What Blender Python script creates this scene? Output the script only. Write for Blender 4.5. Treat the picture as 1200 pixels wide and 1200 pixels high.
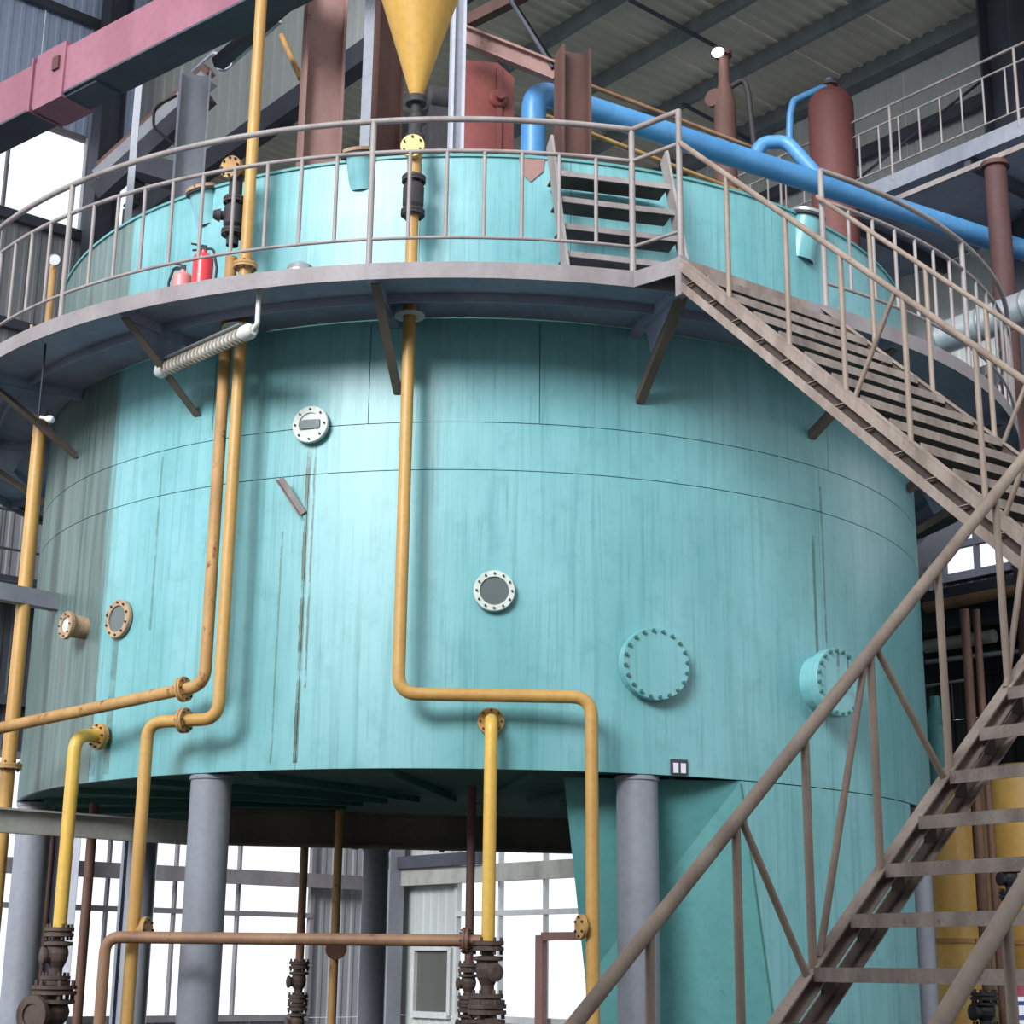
import bpy, math, random
from mathutils import Vector, Matrix
random.seed(7)
V = Vector
for o in list(bpy.data.objects): bpy.data.objects.remove(o, do_unlink=True)
scene = bpy.context.scene
col = scene.collection

# ------------------------------------------------------------ camera
FPX, PITCH, ROLL, EYE = 1915.1, 0.2728, 0.0121, 1.6
_cp, _sp, _c, _s = math.cos(PITCH), math.sin(PITCH), math.cos(ROLL), math.sin(ROLL)
FW = V((0, _cp, _sp)); _u0 = V((0, -_sp, _cp)); _r0 = V((1, 0, 0))
RT = _r0 * _c + _u0 * _s; UP = _u0 * _c - _r0 * _s
CAM = V((0, 0, EYE))
cd = bpy.data.cameras.new('camera'); cam = bpy.data.objects.new('camera', cd); col.objects.link(cam)
cd.sensor_fit = 'HORIZONTAL'; cd.sensor_width = 36.0; cd.lens = 36.0 * FPX / 1200.0
cd.clip_start = 0.05; cd.clip_end = 500
M = Matrix(((RT.x, UP.x, -FW.x, CAM.x), (RT.y, UP.y, -FW.y, CAM.y), (RT.z, UP.z, -FW.z, CAM.z), (0, 0, 0, 1)))
cam.matrix_world = M
scene.camera = cam

# ------------------------------------------------------------ light and exposure
scene.view_settings.view_transform = 'Standard'
scene.view_settings.look = 'None'
scene.view_settings.exposure = 0.76
scene.view_settings.gamma = 1.0
scene.view_settings.use_curve_mapping = False
world = bpy.data.worlds.new('overcast_sky'); scene.world = world; world.use_nodes = True
bg = world.node_tree.nodes['Background']
bg.inputs[0].default_value = (0.90, 0.955, 1.0, 1); bg.inputs[1].default_value = 0.8
sd = bpy.data.lights.new('sun', 'SUN'); sun = bpy.data.objects.new('sun', sd); col.objects.link(sun)
sd.energy = 2.7; sd.angle = math.radians(24); sd.color = (0.93, 0.975, 1.0)
sun.rotation_euler = V((0.46, 0.9, -0.45)).to_track_quat('-Z', 'Y').to_euler()

# ------------------------------------------------------------ survey helpers: a sight line met with a real surface
CX, CY, R = -0.2791, 14.6187, 3.9          # tank axis and radius
def ray(x, y): return FW + RT * ((x - 600) / FPX) + UP * ((600 - y) / FPX)
def on_z(x, y, z): d = ray(x, y); return CAM + d * ((z - EYE) / d.z)
def on_y(x, y, Y): d = ray(x, y); return CAM + d * (Y / d.y)
def on_plane(x, y, p, n): d = ray(x, y); return CAM + d * ((V(p) - CAM).dot(n) / d.dot(n))
def on_tank(x, y, r=R):
    d = ray(x, y); a = d.x**2 + d.y**2; b = -(d.x*CX + d.y*CY); c = CX*CX + CY*CY - r*r
    D = max(b*b - a*c, 0); return CAM + d * ((-b - math.sqrt(D)) / a)
def ang(p): return math.atan2(p.y - CY, p.x - CX)
def pol(a, r, z): return V((CX + r*math.cos(a), CY + r*math.sin(a), z))
def radial(a): return V((math.cos(a), math.sin(a), 0))
rad = math.radians

# ------------------------------------------------------------ mesh helpers
class MB:
    def __init__(s): s.v = []; s.f = []; s.sm = []
    def add(s, vs, fs, smooth=False):
        o = len(s.v); s.v += [tuple(p) for p in vs]; s.f += [[i + o for i in f] for f in fs]; s.sm += [smooth]*len(fs); return s
    def box(s, c, sx, sy, sz, ax=None):
        ax = ax or (V((1,0,0)), V((0,1,0)), V((0,0,1))); c = V(c)
        vs = [c + ax[0]*(sx/2*i) + ax[1]*(sy/2*j) + ax[2]*(sz/2*k) for i in (-1,1) for j in (-1,1) for k in (-1,1)]
        return s.add(vs, [[0,1,3,2],[4,6,7,5],[0,4,5,1],[2,3,7,6],[0,2,6,4],[1,5,7,3]])
    def prof(s, p0, p1, poly, side, up=None):
        p0, p1 = V(p0), V(p1); a = (p1 - p0).normalized(); side = V(side); side = (side - a*side.dot(a)).normalized()
        u = a.cross(side); 
        if u.z < -1e-6: u = -u
        n = len(poly); vs = [p + side*q[0] + u*q[1] for p in (p0, p1) for q in poly]
        fs = [[i, (i+1) % n, n + (i+1) % n, n + i] for i in range(n)] + [list(range(n))[::-1], list(range(n, 2*n))]
        return s.add(vs, fs)
    def bar(s, p0, p1, w, h, side): return s.prof(p0, p1, [(-w/2,-h/2),(w/2,-h/2),(w/2,h/2),(-w/2,h/2)], side)
    def tube(s, path, r, n=12, cap=True):
        path = [V(p) for p in path]; m = len(path); rs = r if isinstance(r, (list, tuple)) else [r]*m
        t = [(path[min(i+1, m-1)] - path[max(i-1, 0)]).normalized() for i in range(m)]
        ref = V((0,0,1)) if abs(t[0].z) < .9 else V((1,0,0)); x = (ref - t[0]*ref.dot(t[0])).normalized()
        vs = []
        for i in range(m):
            x = (x - t[i]*x.dot(t[i])).normalized(); y = t[i].cross(x)
            vs += [path[i] + (x*math.cos(2*math.pi*k/n) + y*math.sin(2*math.pi*k/n))*rs[i] for k in range(n)]
        fs = [[i*n+k, i*n+(k+1) % n, (i+1)*n+(k+1) % n, (i+1)*n+k] for i in range(m-1) for k in range(n)]
        s.add(vs, fs, True)
        if cap: s.add(vs[:n], [list(range(n))[::-1]]); s.add(vs[-n:], [list(range(n))])
        return s
    def lathe(s, o, axis, prof, n=24, smooth=True):
        o = V(o); a = V(axis).normalized(); ref = V((0,0,1)) if abs(a.z) < .9 else V((1,0,0))
        x = (ref - a*ref.dot(a)).normalized(); y = a.cross(x); m = len(prof)
        for i in range(m-1):                      # hard edges between profile segments
            (r0, h0), (r1, h1) = prof[i], prof[i+1]
            vs = [o + a*h + (x*math.cos(2*math.pi*k/n) + y*math.sin(2*math.pi*k/n))*r for r, h in ((r0,h0),(r1,h1)) for k in range(n)]
            s.add(vs, [[k, (k+1) % n, n+(k+1) % n, n+k] for k in range(n)], smooth)
        return s
    def sector(s, a0, a1, r0, r1, z0, z1, n):
        vs = []
        for i in range(n+1):
            a = a0 + (a1-a0)*i/n; vs += [pol(a, r0, z0), pol(a, r1, z0), pol(a, r1, z1), pol(a, r0, z1)]
        o = len(s.v)
        s.add(vs, [[4*i+k, 4*i+(k+1) % 4, 4*i+4+(k+1) % 4, 4*i+4+k] for i in range(n) for k in (0,2)])
        s.add(vs, [[4*i+1, 4*i+2, 4*i+6, 4*i+5] for i in range(n)], True)
        s.add(vs, [[4*i+3, 4*i, 4*i+4, 4*i+7] for i in range(n)], True)
        s.add(vs[:4], [[0,1,2,3]]); s.add(vs[-4:], [[3,2,1,0]])
        return s
    def mesh(s, name, mat):
        me = bpy.data.meshes.new(name); me.from_pydata(s.v, [], s.f); me.materials.append(MAT[mat] if isinstance(mat, str) else mat)
        me.polygons.foreach_set('use_smooth', s.sm); me.update()
        import bmesh
        bm = bmesh.new(); bm.from_mesh(me); bmesh.ops.remove_doubles(bm, verts=bm.verts, dist=1e-5) if len(s.v) < 0 else None
        bmesh.ops.recalc_face_normals(bm, faces=bm.faces); bm.to_mesh(me); bm.free()
        return me
    def build(s, name, mat, parent=None):
        return put(name, s.mesh(name, mat), parent)

def put(name, me, parent=None, mw=None):
    o = bpy.data.objects.new(name, me); col.objects.link(o)
    if parent is not None:
        o.parent = parent
        root = parent
        inv = Matrix.Identity(4)
        w = Matrix.Identity(4); p = parent
        w = WORLD[parent.name]
        o.matrix_parent_inverse = w.inverted()
    o.matrix_basis = mw if mw is not None else Matrix.Identity(4)
    WORLD[o.name] = o.matrix_basis.copy()
    return o
WORLD = {}
def thing(name, label, cat, loc, group=None):
    o = bpy.data.objects.new(name, None); col.objects.link(o); o.empty_display_size = 0.2
    o.location = loc; WORLD[o.name] = Matrix.Translation(V(loc)); return tag(o, label, cat, group)
def tag(o, label, cat, group=None):
    o['label'] = label; o['category'] = cat
    if group: o['group'] = group
    return o
def struct(o): o['kind'] = 'structure'; return o
def anchor(name, loc):
    o = bpy.data.objects.new(name, None); col.objects.link(o); o.location = loc
    WORLD[o.name] = Matrix.Translation(V(loc)); o['kind'] = 'structure'; return o

def bend(pts, rb, k=7):
    pts = [V(p) for p in pts]; out = [pts[0]]
    rbs = rb if isinstance(rb, (list, tuple)) else [rb]*(len(pts)-2)
    for i in range(1, len(pts)-1):
        a, b, c = pts[i-1], pts[i], pts[i+1]; d0 = (a-b).normalized(); d1 = (c-b).normalized()
        th = d0.angle(d1); L = min(rbs[i-1]/math.tan(th/2), .48*(a-b).length, .48*(c-b).length)
        p0, p1 = b + d0*L, b + d1*L
        for j in range(k+1):
            t = j/k; out.append(p0*(1-t)**2 + b*2*t*(1-t) + p1*t*t)
    out.append(pts[-1]); return out
def iprof(b, h, tw, tf):
    return [(-b/2,-h/2),(b/2,-h/2),(b/2,-h/2+tf),(tw/2,-h/2+tf),(tw/2,h/2-tf),(b/2,h/2-tf),(b/2,h/2),(-b/2,h/2),(-b/2,h/2-tf),(-tw/2,h/2-tf),(-tw/2,-h/2+tf),(-b/2,-h/2+tf)]
def lprof(b, h, t, sx=1, sy=1): return [(0,0),(sx*b,0),(sx*b,sy*t),(sx*t,sy*t),(sx*t,sy*h),(0,sy*h)]
def cprof(b, h, t): return [(0,-h/2),(b,-h/2),(b,-h/2+t),(t,-h/2+t),(t,h/2-t),(b,h/2-t),(b,h/2),(0,h/2)]

# ------------------------------------------------------------ materials
MAT = {}
def nd(nt, t, **kw):
    n = nt.nodes.new(t)
    for k, v in kw.items(): setattr(n, k, v)
    return n
def ramp(nt, fac, p0, c0, p1, c1):
    r = nd(nt, 'ShaderNodeValToRGB'); e = r.color_ramp.elements
    e[0].position, e[0].color = p0, (*c0, 1); e[1].position, e[1].color = p1, (*c1, 1)
    nt.links.new(fac, r.inputs[0]); return r.outputs[0]
def noise(nt, vec, scale, detail=4, rough=.6):
    n = nd(nt, 'ShaderNodeTexNoise'); n.inputs['Scale'].default_value = scale; n.inputs['Detail'].default_value = detail
    n.inputs['Roughness'].default_value = rough; nt.links.new(vec, n.inputs['Vector']); return n.outputs['Fac']
def mapping(nt, vec, sc):
    m = nd(nt, 'ShaderNodeMapping'); m.inputs['Scale'].default_value = sc; nt.links.new(vec, m.inputs[0]); return m.outputs[0]
def mix(nt, fac, a, b):
    m = nd(nt, 'ShaderNodeMix', data_type='RGBA'); L = nt.links
    for s_, i in ((fac, 0), (a, 6), (b, 7)):
        if isinstance(s_, (float, int)): m.inputs[i].default_value = s_
        elif isinstance(s_, tuple): m.inputs[i].default_value = (*s_, 1)
        else: L.new(s_, m.inputs[i])
    return m.outputs[2]
def mth(nt, op, a, b=None, c=None):
    m = nd(nt, 'ShaderNodeMath', operation=op)
    for i, x in enumerate((a, b, c)):
        if x is None: continue
        if isinstance(x, (float, int)): m.inputs[i].default_value = x
        else: nt.links.new(x, m.inputs[i])
    return m.outputs[0]
def srgb(r, g, b): return tuple((x/255/12.92 if x/255 <= .04045 else ((x/255+.055)/1.055)**2.4) for x in (r, g, b))
def paint(name, a, b=None, rust=None, rust_at=.66, scale=3.0, stretch=(1,1,.35), rough=.55, metal=0.0, bump=.0, fine=.25):
    m = bpy.data.materials.new(name); m.use_nodes = True; nt = m.node_tree; bs = nt.nodes['Principled BSDF']
    tc = nd(nt, 'ShaderNodeTexCoord').outputs['Object']
    b = b or tuple(x*.72 for x in a)
    n1 = noise(nt, mapping(nt, tc, stretch), scale, 5); n2 = noise(nt, tc, scale*9, 3)
    c = mix(nt, ramp(nt, n1, .38, (0,0,0), .66, (1,1,1)), a, b)
    if fine: c = mix(nt, mth(nt, 'MULTIPLY', ramp(nt, n2, .45, (0,0,0), .7, (1,1,1)), fine), c, tuple(x*.5 for x in a))
    if rust:
        n3 = noise(nt, mapping(nt, tc, (1,1,.6)), scale*2.3, 6, .7)
        c = mix(nt, ramp(nt, n3, rust_at, (0,0,0), rust_at+.07, (1,1,1)), c, rust)
    nt.links.new(c, bs.inputs['Base Color']); bs.inputs['Roughness'].default_value = rough; bs.inputs['Metallic'].default_value = metal
    if bump:
        bp = nd(nt, 'ShaderNodeBump'); bp.inputs['Strength'].default_value = bump; bp.inputs['Distance'].default_value = .01
        nt.links.new(n2, bp.inputs['Height']); nt.links.new(bp.outputs[0], bs.inputs['Normal'])
    MAT[name] = m; return m
paint('yellow', srgb(200,156,88), srgb(182,136,72), srgb(128,84,48), .68, 3, rough=.45)
paint('ochre', srgb(192,150,92), srgb(160,116,70), srgb(110,68,44), .58, 4, rough=.6)
paint('bright_yellow', srgb(226,184,84), srgb(214,168,74), srgb(150,100,50), .74, 3, rough=.4)
paint('tan_pipe', srgb(160,122,92), srgb(130,92,70), srgb(90,56,42), .6, 4)
paint('brown_pipe', srgb(122,86,70), srgb(98,66,54), srgb(70,42,34), .6, 4)
paint('valve_iron', srgb(92,74,66), srgb(64,50,46), srgb(120,104,92), .62, 12, rough=.7)
paint('dark_iron', srgb(58,52,54), srgb(38,36,40), srgb(90,60,48), .66, 8, rough=.7)
paint('fascia', srgb(146,138,140), srgb(126,116,118), srgb(140,104,88), .66, 3, rough=.6)
paint('deck_under', srgb(164,170,192), srgb(142,148,172), srgb(96,78,70), .7, 2, rough=.7)
paint('rail', srgb(156,146,144), srgb(132,120,118), srgb(132,98,80), .66, 5, rough=.55)
paint('dusty', srgb(158,142,133), srgb(122,106,98), srgb(130,96,78), .63, 6, rough=.8, bump=.2)
paint('stair_web', srgb(86,72,66), srgb(66,54,50), srgb(110,84,70), .68, 5, rough=.8)  # also colours tread plates, whose underside shade is put into it
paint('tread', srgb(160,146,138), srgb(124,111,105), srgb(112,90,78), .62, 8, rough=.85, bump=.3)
paint('handrail', srgb(152,134,121), srgb(124,106,95), srgb(128,92,74), .64, 6, rough=.6)
paint('cone_yellow', srgb(204,158,72), srgb(192,144,64), srgb(150,110,60), .76, 2, rough=.5)
paint('receiver_red', srgb(112,64,60), srgb(96,52,50), srgb(84,48,44), .7, 2, rough=.7)
paint('standpipe_red', srgb(86,56,54), srgb(70,44,42), srgb(60,38,34), .7, 2, rough=.75)
paint('cladding_left', srgb(160,160,164), srgb(144,144,148), srgb(130,124,120), .74, .7, (1,1,.3), rough=.6, fine=.08)
paint('column_grey', srgb(144,146,156), srgb(128,130,140), srgb(120,112,116), .72, 2, rough=.55)
paint('girder_red', srgb(158,104,120), srgb(144,90,106), srgb(120,66,66), .7, 1.5, rough=.6)
paint('rust_steel', srgb(154,118,112), srgb(130,96,90), srgb(94,62,54), .62, 2.5, rough=.75)
paint('dark_rust', srgb(100,68,60), srgb(76,50,46), srgb(130,96,80), .68, 2.5, rough=.75)
paint('red_oxide', srgb(146,76,70), srgb(126,62,58), srgb(96,46,42), .7, 2, rough=.55)
paint('blue', srgb(88,150,202), srgb(72,132,186), srgb(150,150,150), .74, 2, rough=.4)
paint('roof_sheet', srgb(214,204,188), srgb(194,184,168), srgb(150,128,108), .72, .6, (1,1,1), rough=.6, fine=.1)
paint('purlin', srgb(120,126,130), srgb(100,106,110), None, rough=.6)
paint('cladding', srgb(192,194,192), srgb(176,178,176), srgb(140,130,122), .74, .7, (1,1,.3), rough=.55, fine=.08)
paint('cladding_shade', srgb(70,72,80), srgb(54,56,62), None, .74, .7, (1,1,.3), rough=.6, fine=.08)  # darker cladding copy; shade on the lower walls put into the colour
paint('cladding_blue_haze', srgb(196,210,238), srgb(184,198,228), None, .74, .7, (1,1,.3), rough=.55, fine=.08)  # bluish sheets, with the haze at upper left put into the colour
paint('steel_grey', srgb(150,152,162), srgb(126,128,140), srgb(120,96,86), .7, 2, rough=.5)
paint('steel_dark', srgb(74,76,88), srgb(58,60,70), srgb(92,70,62), .72, 2, rough=.6)
paint('pale_steel', srgb(196,196,206), srgb(176,176,188), srgb(150,120,108), .74, 3, rough=.45)
paint('white_paint', srgb(222,222,218), srgb(200,200,196), srgb(150,140,130), .72, 6, rough=.5)
paint('frame_white', srgb(205,205,205), srgb(190,190,190), None, rough=.5)
paint('mullion', srgb(140,132,136), srgb(120,114,118), None, rough=.6)
paint('door_brown', srgb(150,112,104), srgb(130,94,88), None, rough=.6)
paint('ext_red', srgb(214,56,66), srgb(200,44,54), None, rough=.3, fine=0)
paint('ext_pale', srgb(226,140,140), srgb(214,120,120), None, rough=.4, fine=0)
paint('black_rubber', srgb(38,38,42), srgb(28,28,30), None, rough=.6)
paint('nozzle_tan', srgb(190,160,128), srgb(150,118,92), srgb(110,76,58), .58, 10, rough=.7)
paint('flange_white', srgb(206,214,206), srgb(184,190,182), srgb(140,120,100), .68, 10, rough=.5)
paint('gold', srgb(222,178,100), srgb(206,160,84), srgb(150,110,60), .72, 1.5, rough=.35)
paint('insulation', srgb(205,208,212), srgb(186,190,196), None, rough=.33, metal=.55, scale=5)
paint('zinc', srgb(170,172,176), srgb(150,152,156), None, rough=.4, metal=.6)
paint('concrete', srgb(78,75,72), srgb(64,62,60), None, scale=.5, rough=.9)
paint('teal_plain', srgb(98,160,160), srgb(84,144,144), srgb(64,110,108), .66, 1.6, (1,1,.25), rough=.5)
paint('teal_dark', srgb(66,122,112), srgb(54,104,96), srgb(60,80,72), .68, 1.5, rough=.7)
paint('maroon', srgb(140,50,70), None, None)
paint('sign_white', srgb(230,230,235), srgb(226,226,230), None, fine=0)
paint('sign_blue', srgb(60,72,130), srgb(56,68,124), None, fine=0)
paint('sign_dark', srgb(66,58,78), srgb(58,52,70), None, fine=0)
paint('beam_light', srgb(176,174,168), srgb(150,148,142), srgb(130,110,98), .66, 3, rough=.7)
paint('frame_beam', srgb(118,106,96), srgb(96,86,78), srgb(80,60,50), .66, 2, rough=.8)
paint('gate_blue', srgb(96,126,180), None, None)
def glass(name, colr, alpha, rough=.15):
    m = bpy.data.materials.new(name); m.use_nodes = True; nt = m.node_tree
    out = nt.nodes['Material Output']; nt.nodes.remove(nt.nodes['Principled BSDF'])
    t = nd(nt, 'ShaderNodeBsdfTransparent'); g = nd(nt, 'ShaderNodeBsdfGlossy'); g.inputs['Roughness'].default_value = rough
    t.inputs[0].default_value = (*colr, 1); mx = nd(nt, 'ShaderNodeMixShader'); mx.inputs[0].default_value = alpha
    nt.links.new(t.outputs[0], mx.inputs[1]); nt.links.new(g.outputs[0], mx.inputs[2]); nt.links.new(mx.outputs[0], out.inputs[0]); MAT[name] = m
glass('window_glass', (.97,.98,1), .04)
def solid(name, c, rough, metal=0, spec=.5):
    m = bpy.data.materials.new(name); m.use_nodes = True; b = m.node_tree.nodes['Principled BSDF']
    b.inputs['Base Color'].default_value = (*c, 1); b.inputs['Roughness'].default_value = rough; b.inputs['Metallic'].default_value = metal; MAT[name] = m
solid('sight_dark', srgb(96,104,104), .12); solid('sight_clear', srgb(196,202,206), .12); solid('tube_glass', srgb(225,225,222), .1)
solid('pane_dark', srgb(92,92,88), .1)

def tank_material():
    m = bpy.data.materials.new('tank_teal'); m.use_nodes = True; nt = m.node_tree; bs = nt.nodes['Principled BSDF']
    tc = nd(nt, 'ShaderNodeTexCoord').outputs['Object']; sx = nd(nt, 'ShaderNodeSeparateXYZ'); nt.links.new(tc, sx.inputs[0])
    X, Y, Z = sx.outputs
    th = mth(nt, 'ARCTAN2', mth(nt, 'SUBTRACT', Y, CY), mth(nt, 'SUBTRACT', X, CX))
    def tz(st, sz, off=0.0):
        cb = nd(nt, 'ShaderNodeCombineXYZ'); nt.links.new(mth(nt, 'MULTIPLY', th, st), cb.inputs[0]); nt.links.new(mth(nt, 'MULTIPLY', Z, sz), cb.inputs[1]); cb.inputs[2].default_value = off
        return cb.outputs[0]
    big = noise(nt, tz(6, .5), 1.0, 3)
    streak = noise(nt, tz(70, .5, 3), 1.0, 5, .65); streak2 = noise(nt, tz(160, 1.2, 9), 1.0, 4, .7); blot = noise(nt, tz(20, 5, 5), 1.0, 6, .65)
    c = mix(nt, ramp(nt, big, .35, (0,0,0), .65, (1,1,1)), srgb(106,166,170), srgb(128,182,188))
    c = mix(nt, mth(nt, 'MULTIPLY', ramp(nt, streak, .5, (0,0,0), .74, (1,1,1)), .5), c, srgb(68,124,126))
    c = mix(nt, mth(nt, 'MULTIPLY', ramp(nt, streak2, .56, (0,0,0), .72, (1,1,1)), .42), c, srgb(60,104,100))
    c = mix(nt, mth(nt, 'MULTIPLY', ramp(nt, blot, .52, (0,0,0), .7, (1,1,1)), .4), c, srgb(84,144,142))
    # grey grimed zone on the left, with ragged vertical edges
    edge = mth(nt, 'ADD', th, mth(nt, 'MULTIPLY', mth(nt, 'SUBTRACT', streak, .5), .10))
    def band(a0, a1, soft):
        r1 = nd(nt, 'ShaderNodeMapRange'); r1.inputs[1].default_value = a0; r1.inputs[2].default_value = a0+soft; nt.links.new(edge, r1.inputs[0])
        r2 = nd(nt, 'ShaderNodeMapRange'); r2.inputs[1].default_value = a1-soft; r2.inputs[2].default_value = a1; nt.links.new(edge, r2.inputs[0])
        return mth(nt, 'MULTIPLY', r1.outputs[0], mth(nt, 'SUBTRACT', 1.0, r2.outputs[0]))
    g = band(rad(-185), rad(-134), .02)
    c = mix(nt, mth(nt, 'MULTIPLY', g, mth(nt, 'ADD', .70, mth(nt, 'MULTIPLY', streak2, .4))), c, mix(nt, ramp(nt, streak, .35, (0,0,0), .7, (1,1,1)), srgb(104,118,112), srgb(58,70,66)))
    # drips below the upper sight glass and above the right manhole
    def drip(a, w, z0, z1, k):
        d = mth(nt, 'ABSOLUTE', mth(nt, 'SUBTRACT', mth(nt, 'ADD', th, mth(nt, 'MULTIPLY', mth(nt, 'SUBTRACT', blot, .5), .008)), a))
        l = mth(nt, 'LESS_THAN', d, w); zz = mth(nt, 'MULTIPLY', mth(nt, 'GREATER_THAN', Z, z0), mth(nt, 'LESS_THAN', Z, z1))
        return mth(nt, 'MULTIPLY', mth(nt, 'MULTIPLY', l, zz), mth(nt, 'MULTIPLY', ramp(nt, blot, .30, (0,0,0), .52, (1,1,1)), k))
    for a, w, z0, z1, k in ((-107.0,.0045,2.9,5.1,.9), (-106.3,.002,3.4,5.1,.8), (-109.6,.002,2.9,4.5,.6), (-50.2,.004,3.7,4.7,.7), (-48.6,.003,3.7,5.1,.7), (-131.6,.010,2.9,3.9,.6), (-134.2,.010,2.9,3.1,.6), (-126.0,.003,3.9,5.2,.5)):
        c = mix(nt, drip(rad(a), w, z0, z1, k), c, srgb(66,78,62))
    nt.links.new(c, bs.inputs['Base Color']); bs.inputs['Roughness'].default_value = .36
    bp = nd(nt, 'ShaderNodeBump'); bp.inputs['Strength'].default_value = .12; bp.inputs['Distance'].default_value = .02
    nt.links.new(streak, bp.inputs['Height']); nt.links.new(bp.outputs[0], bs.inputs['Normal']); MAT['tank_teal'] = m
tank_material()

# ============================================================ THE HALL
PHI = rad(40)
K = on_y(445, 1100, 29.0); K.z = 0                        # far corner of the hall at floor level
DR = V((math.sin(PHI), -math.cos(PHI), 0)); NR = V((math.cos(PHI), math.sin(PHI), 0))   # along / out of the right wall
TL = -NR; NL = -DR                                         # along / out of the left wall
def wall_uz(x, y, left, off=0.0):
    n, d = (NL, TL) if left else (NR, DR)
    p = on_plane(x, y, K - n*off, n); return (p - K).dot(d), p.z
ZR = 13.82; ZH = 19.0
fl = MB().box((0, 14, -.1), 70, 60, .2).build('floor', 'concrete'); struct(fl)

def sheet(parent, base, ud, u0, u1, wd, w0, w1, nrm, mat, pitch=.2, depth=.014):
    n = max(1, round((u1-u0)/pitch)); p = (u1-u0)/n; poly = []
    for i in range(n):
        a = u0 + i*p; poly += [(a+p*.05, 0), (a+p*.55, 0), (a+p*.68, depth), (a+p*.92, depth)]
    front = [(u0+.004, 0)] + poly + [(u1-.004, 0)]
    back = [(u1-.004, -.012), (u0+.004, -.012)]
    pts = front + back; m = len(pts); vs = [base + ud*q[0] - nrm*q[1] + wd*w for w in (w0, w1) for q in pts]
    mb = MB().add(vs, [[i, (i+1) % m, m+(i+1) % m, m+i] for i in range(m)] + [list(range(m))[::-1], list(range(m, 2*m))])
    return mb.build('cladding_sheet', mat, parent)
def clad(parent, left, u0, u1, z0, z1, mat='cladding', w=1.25):
    n, d = (NL, TL) if left else (NR, DR); k = max(1, round((u1-u0)/w)); s_ = (u1-u0)/k
    for i in range(k): sheet(parent, K, d, u0+i*s_, u0+(i+1)*s_, V((0,0,1)), z0, z1-.004, n, mat)
def wpos(left, u, z, off=0.0):
    n, d = (NL, TL) if left else (NR, DR); return K + d*u - n*off + V((0,0,z))

wl = anchor('wall_left', K)
zt = wall_uz(80, 159, True)[1]
clad(wl, True, 0, 13.75, 0, .8, 'cladding_left'); clad(wl, True, 0, 1.45, .8, 4.6, 'cladding_left'); clad(wl, True, 9.2, 13.75, .8, 4.6, 'cladding_left')
clad(wl, True, 0, 5.5, 4.6, 13.2, 'cladding_left'); clad(wl, True, 5.5, 13.75, 4.6, 7.0, 'cladding_shade'); clad(wl, True, 5.5, 13.75, 7.0, 13.2, 'cladding_left'); clad(wl, True, 0, 4.6, 13.2, zt, 'cladding_blue_haze'); clad(wl, True, 9.6, 13.75, 13.2, zt, 'cladding_blue_haze')
clad(wl, True, 0, 13.75, zt, ZH, 'cladding_blue_haze')
for z in (5.4, 7.2, 9.4, 11.3, 13.12, 17.05):
    MB().bar(wpos(1, 0, z, .12), wpos(1, 13.7, z, .12), .1, .16, NL).build('girt', 'steel_dark', wl)
MB().prof(wpos(1, 0.1, 14.0, .5), wpos(1, 6.0, 14.0, .5), iprof(.25,.5,.02,.04), NL).build('crane_runway_beam', 'steel_dark', wl)

def window(name, left, us, z0, z1, rails, thick=None, mm='mullion'):
    e = anchor(name, wpos(left, us[0], z0)); n, d = (NL, TL) if left else (NR, DR)
    ax = (d, n, V((0,0,1)))
    for i, u in enumerate(us):
        w = .08 if i in (0, len(us)-1) else .04
        MB().box(wpos(left, u, (z0+z1)/2, .03), w, .09, z1-z0, ax).build('mullion', mm, e)
    for z in rails + [z0, z1]:
        h = .1 if z in (z0, z1) else .08
        MB().box(wpos(left, (us[0]+us[-1])/2, z, .05), us[-1]-us[0], .08, h, ax).build('transom', mm, e)
    zs = sorted(rails + [z0, z1])
    for i in range(len(us)-1):
        for j in range(len(zs)-1):
            MB().box(wpos(left, (us[i]+us[i+1])/2, (zs[j]+zs[j+1])/2, .0), us[i+1]-us[i]-.05, .008, zs[j+1]-zs[j]-.06, ax).build('pane', 'window_glass', e)
    return e
um = [wall_uz(x, 1100, True)[0] for x in (275, 200, 120)]
w1 = window('window_1', True, [1.45] + um + [5.9, 7.3, 9.2], .8, 4.6, [2.42, 3.6])
MB().box(wpos(1, 4.9, 2.98, .22), 9.0, .10, .23, (TL, NL, V((0,0,1)))).build('girt', 'mullion', wl)
w2 = window('window_2', True, [4.6, wall_uz(172, 215, True)[0], 5.95, 6.55, 7.9, 9.6], 13.2, zt, [])
MB().box(wpos(1, 6.56, (13.2+zt)/2, .12), .14, .12, zt-13.2, (TL, NL, V((0,0,1)))).build('jamb', 'pale_steel', w2)

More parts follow.
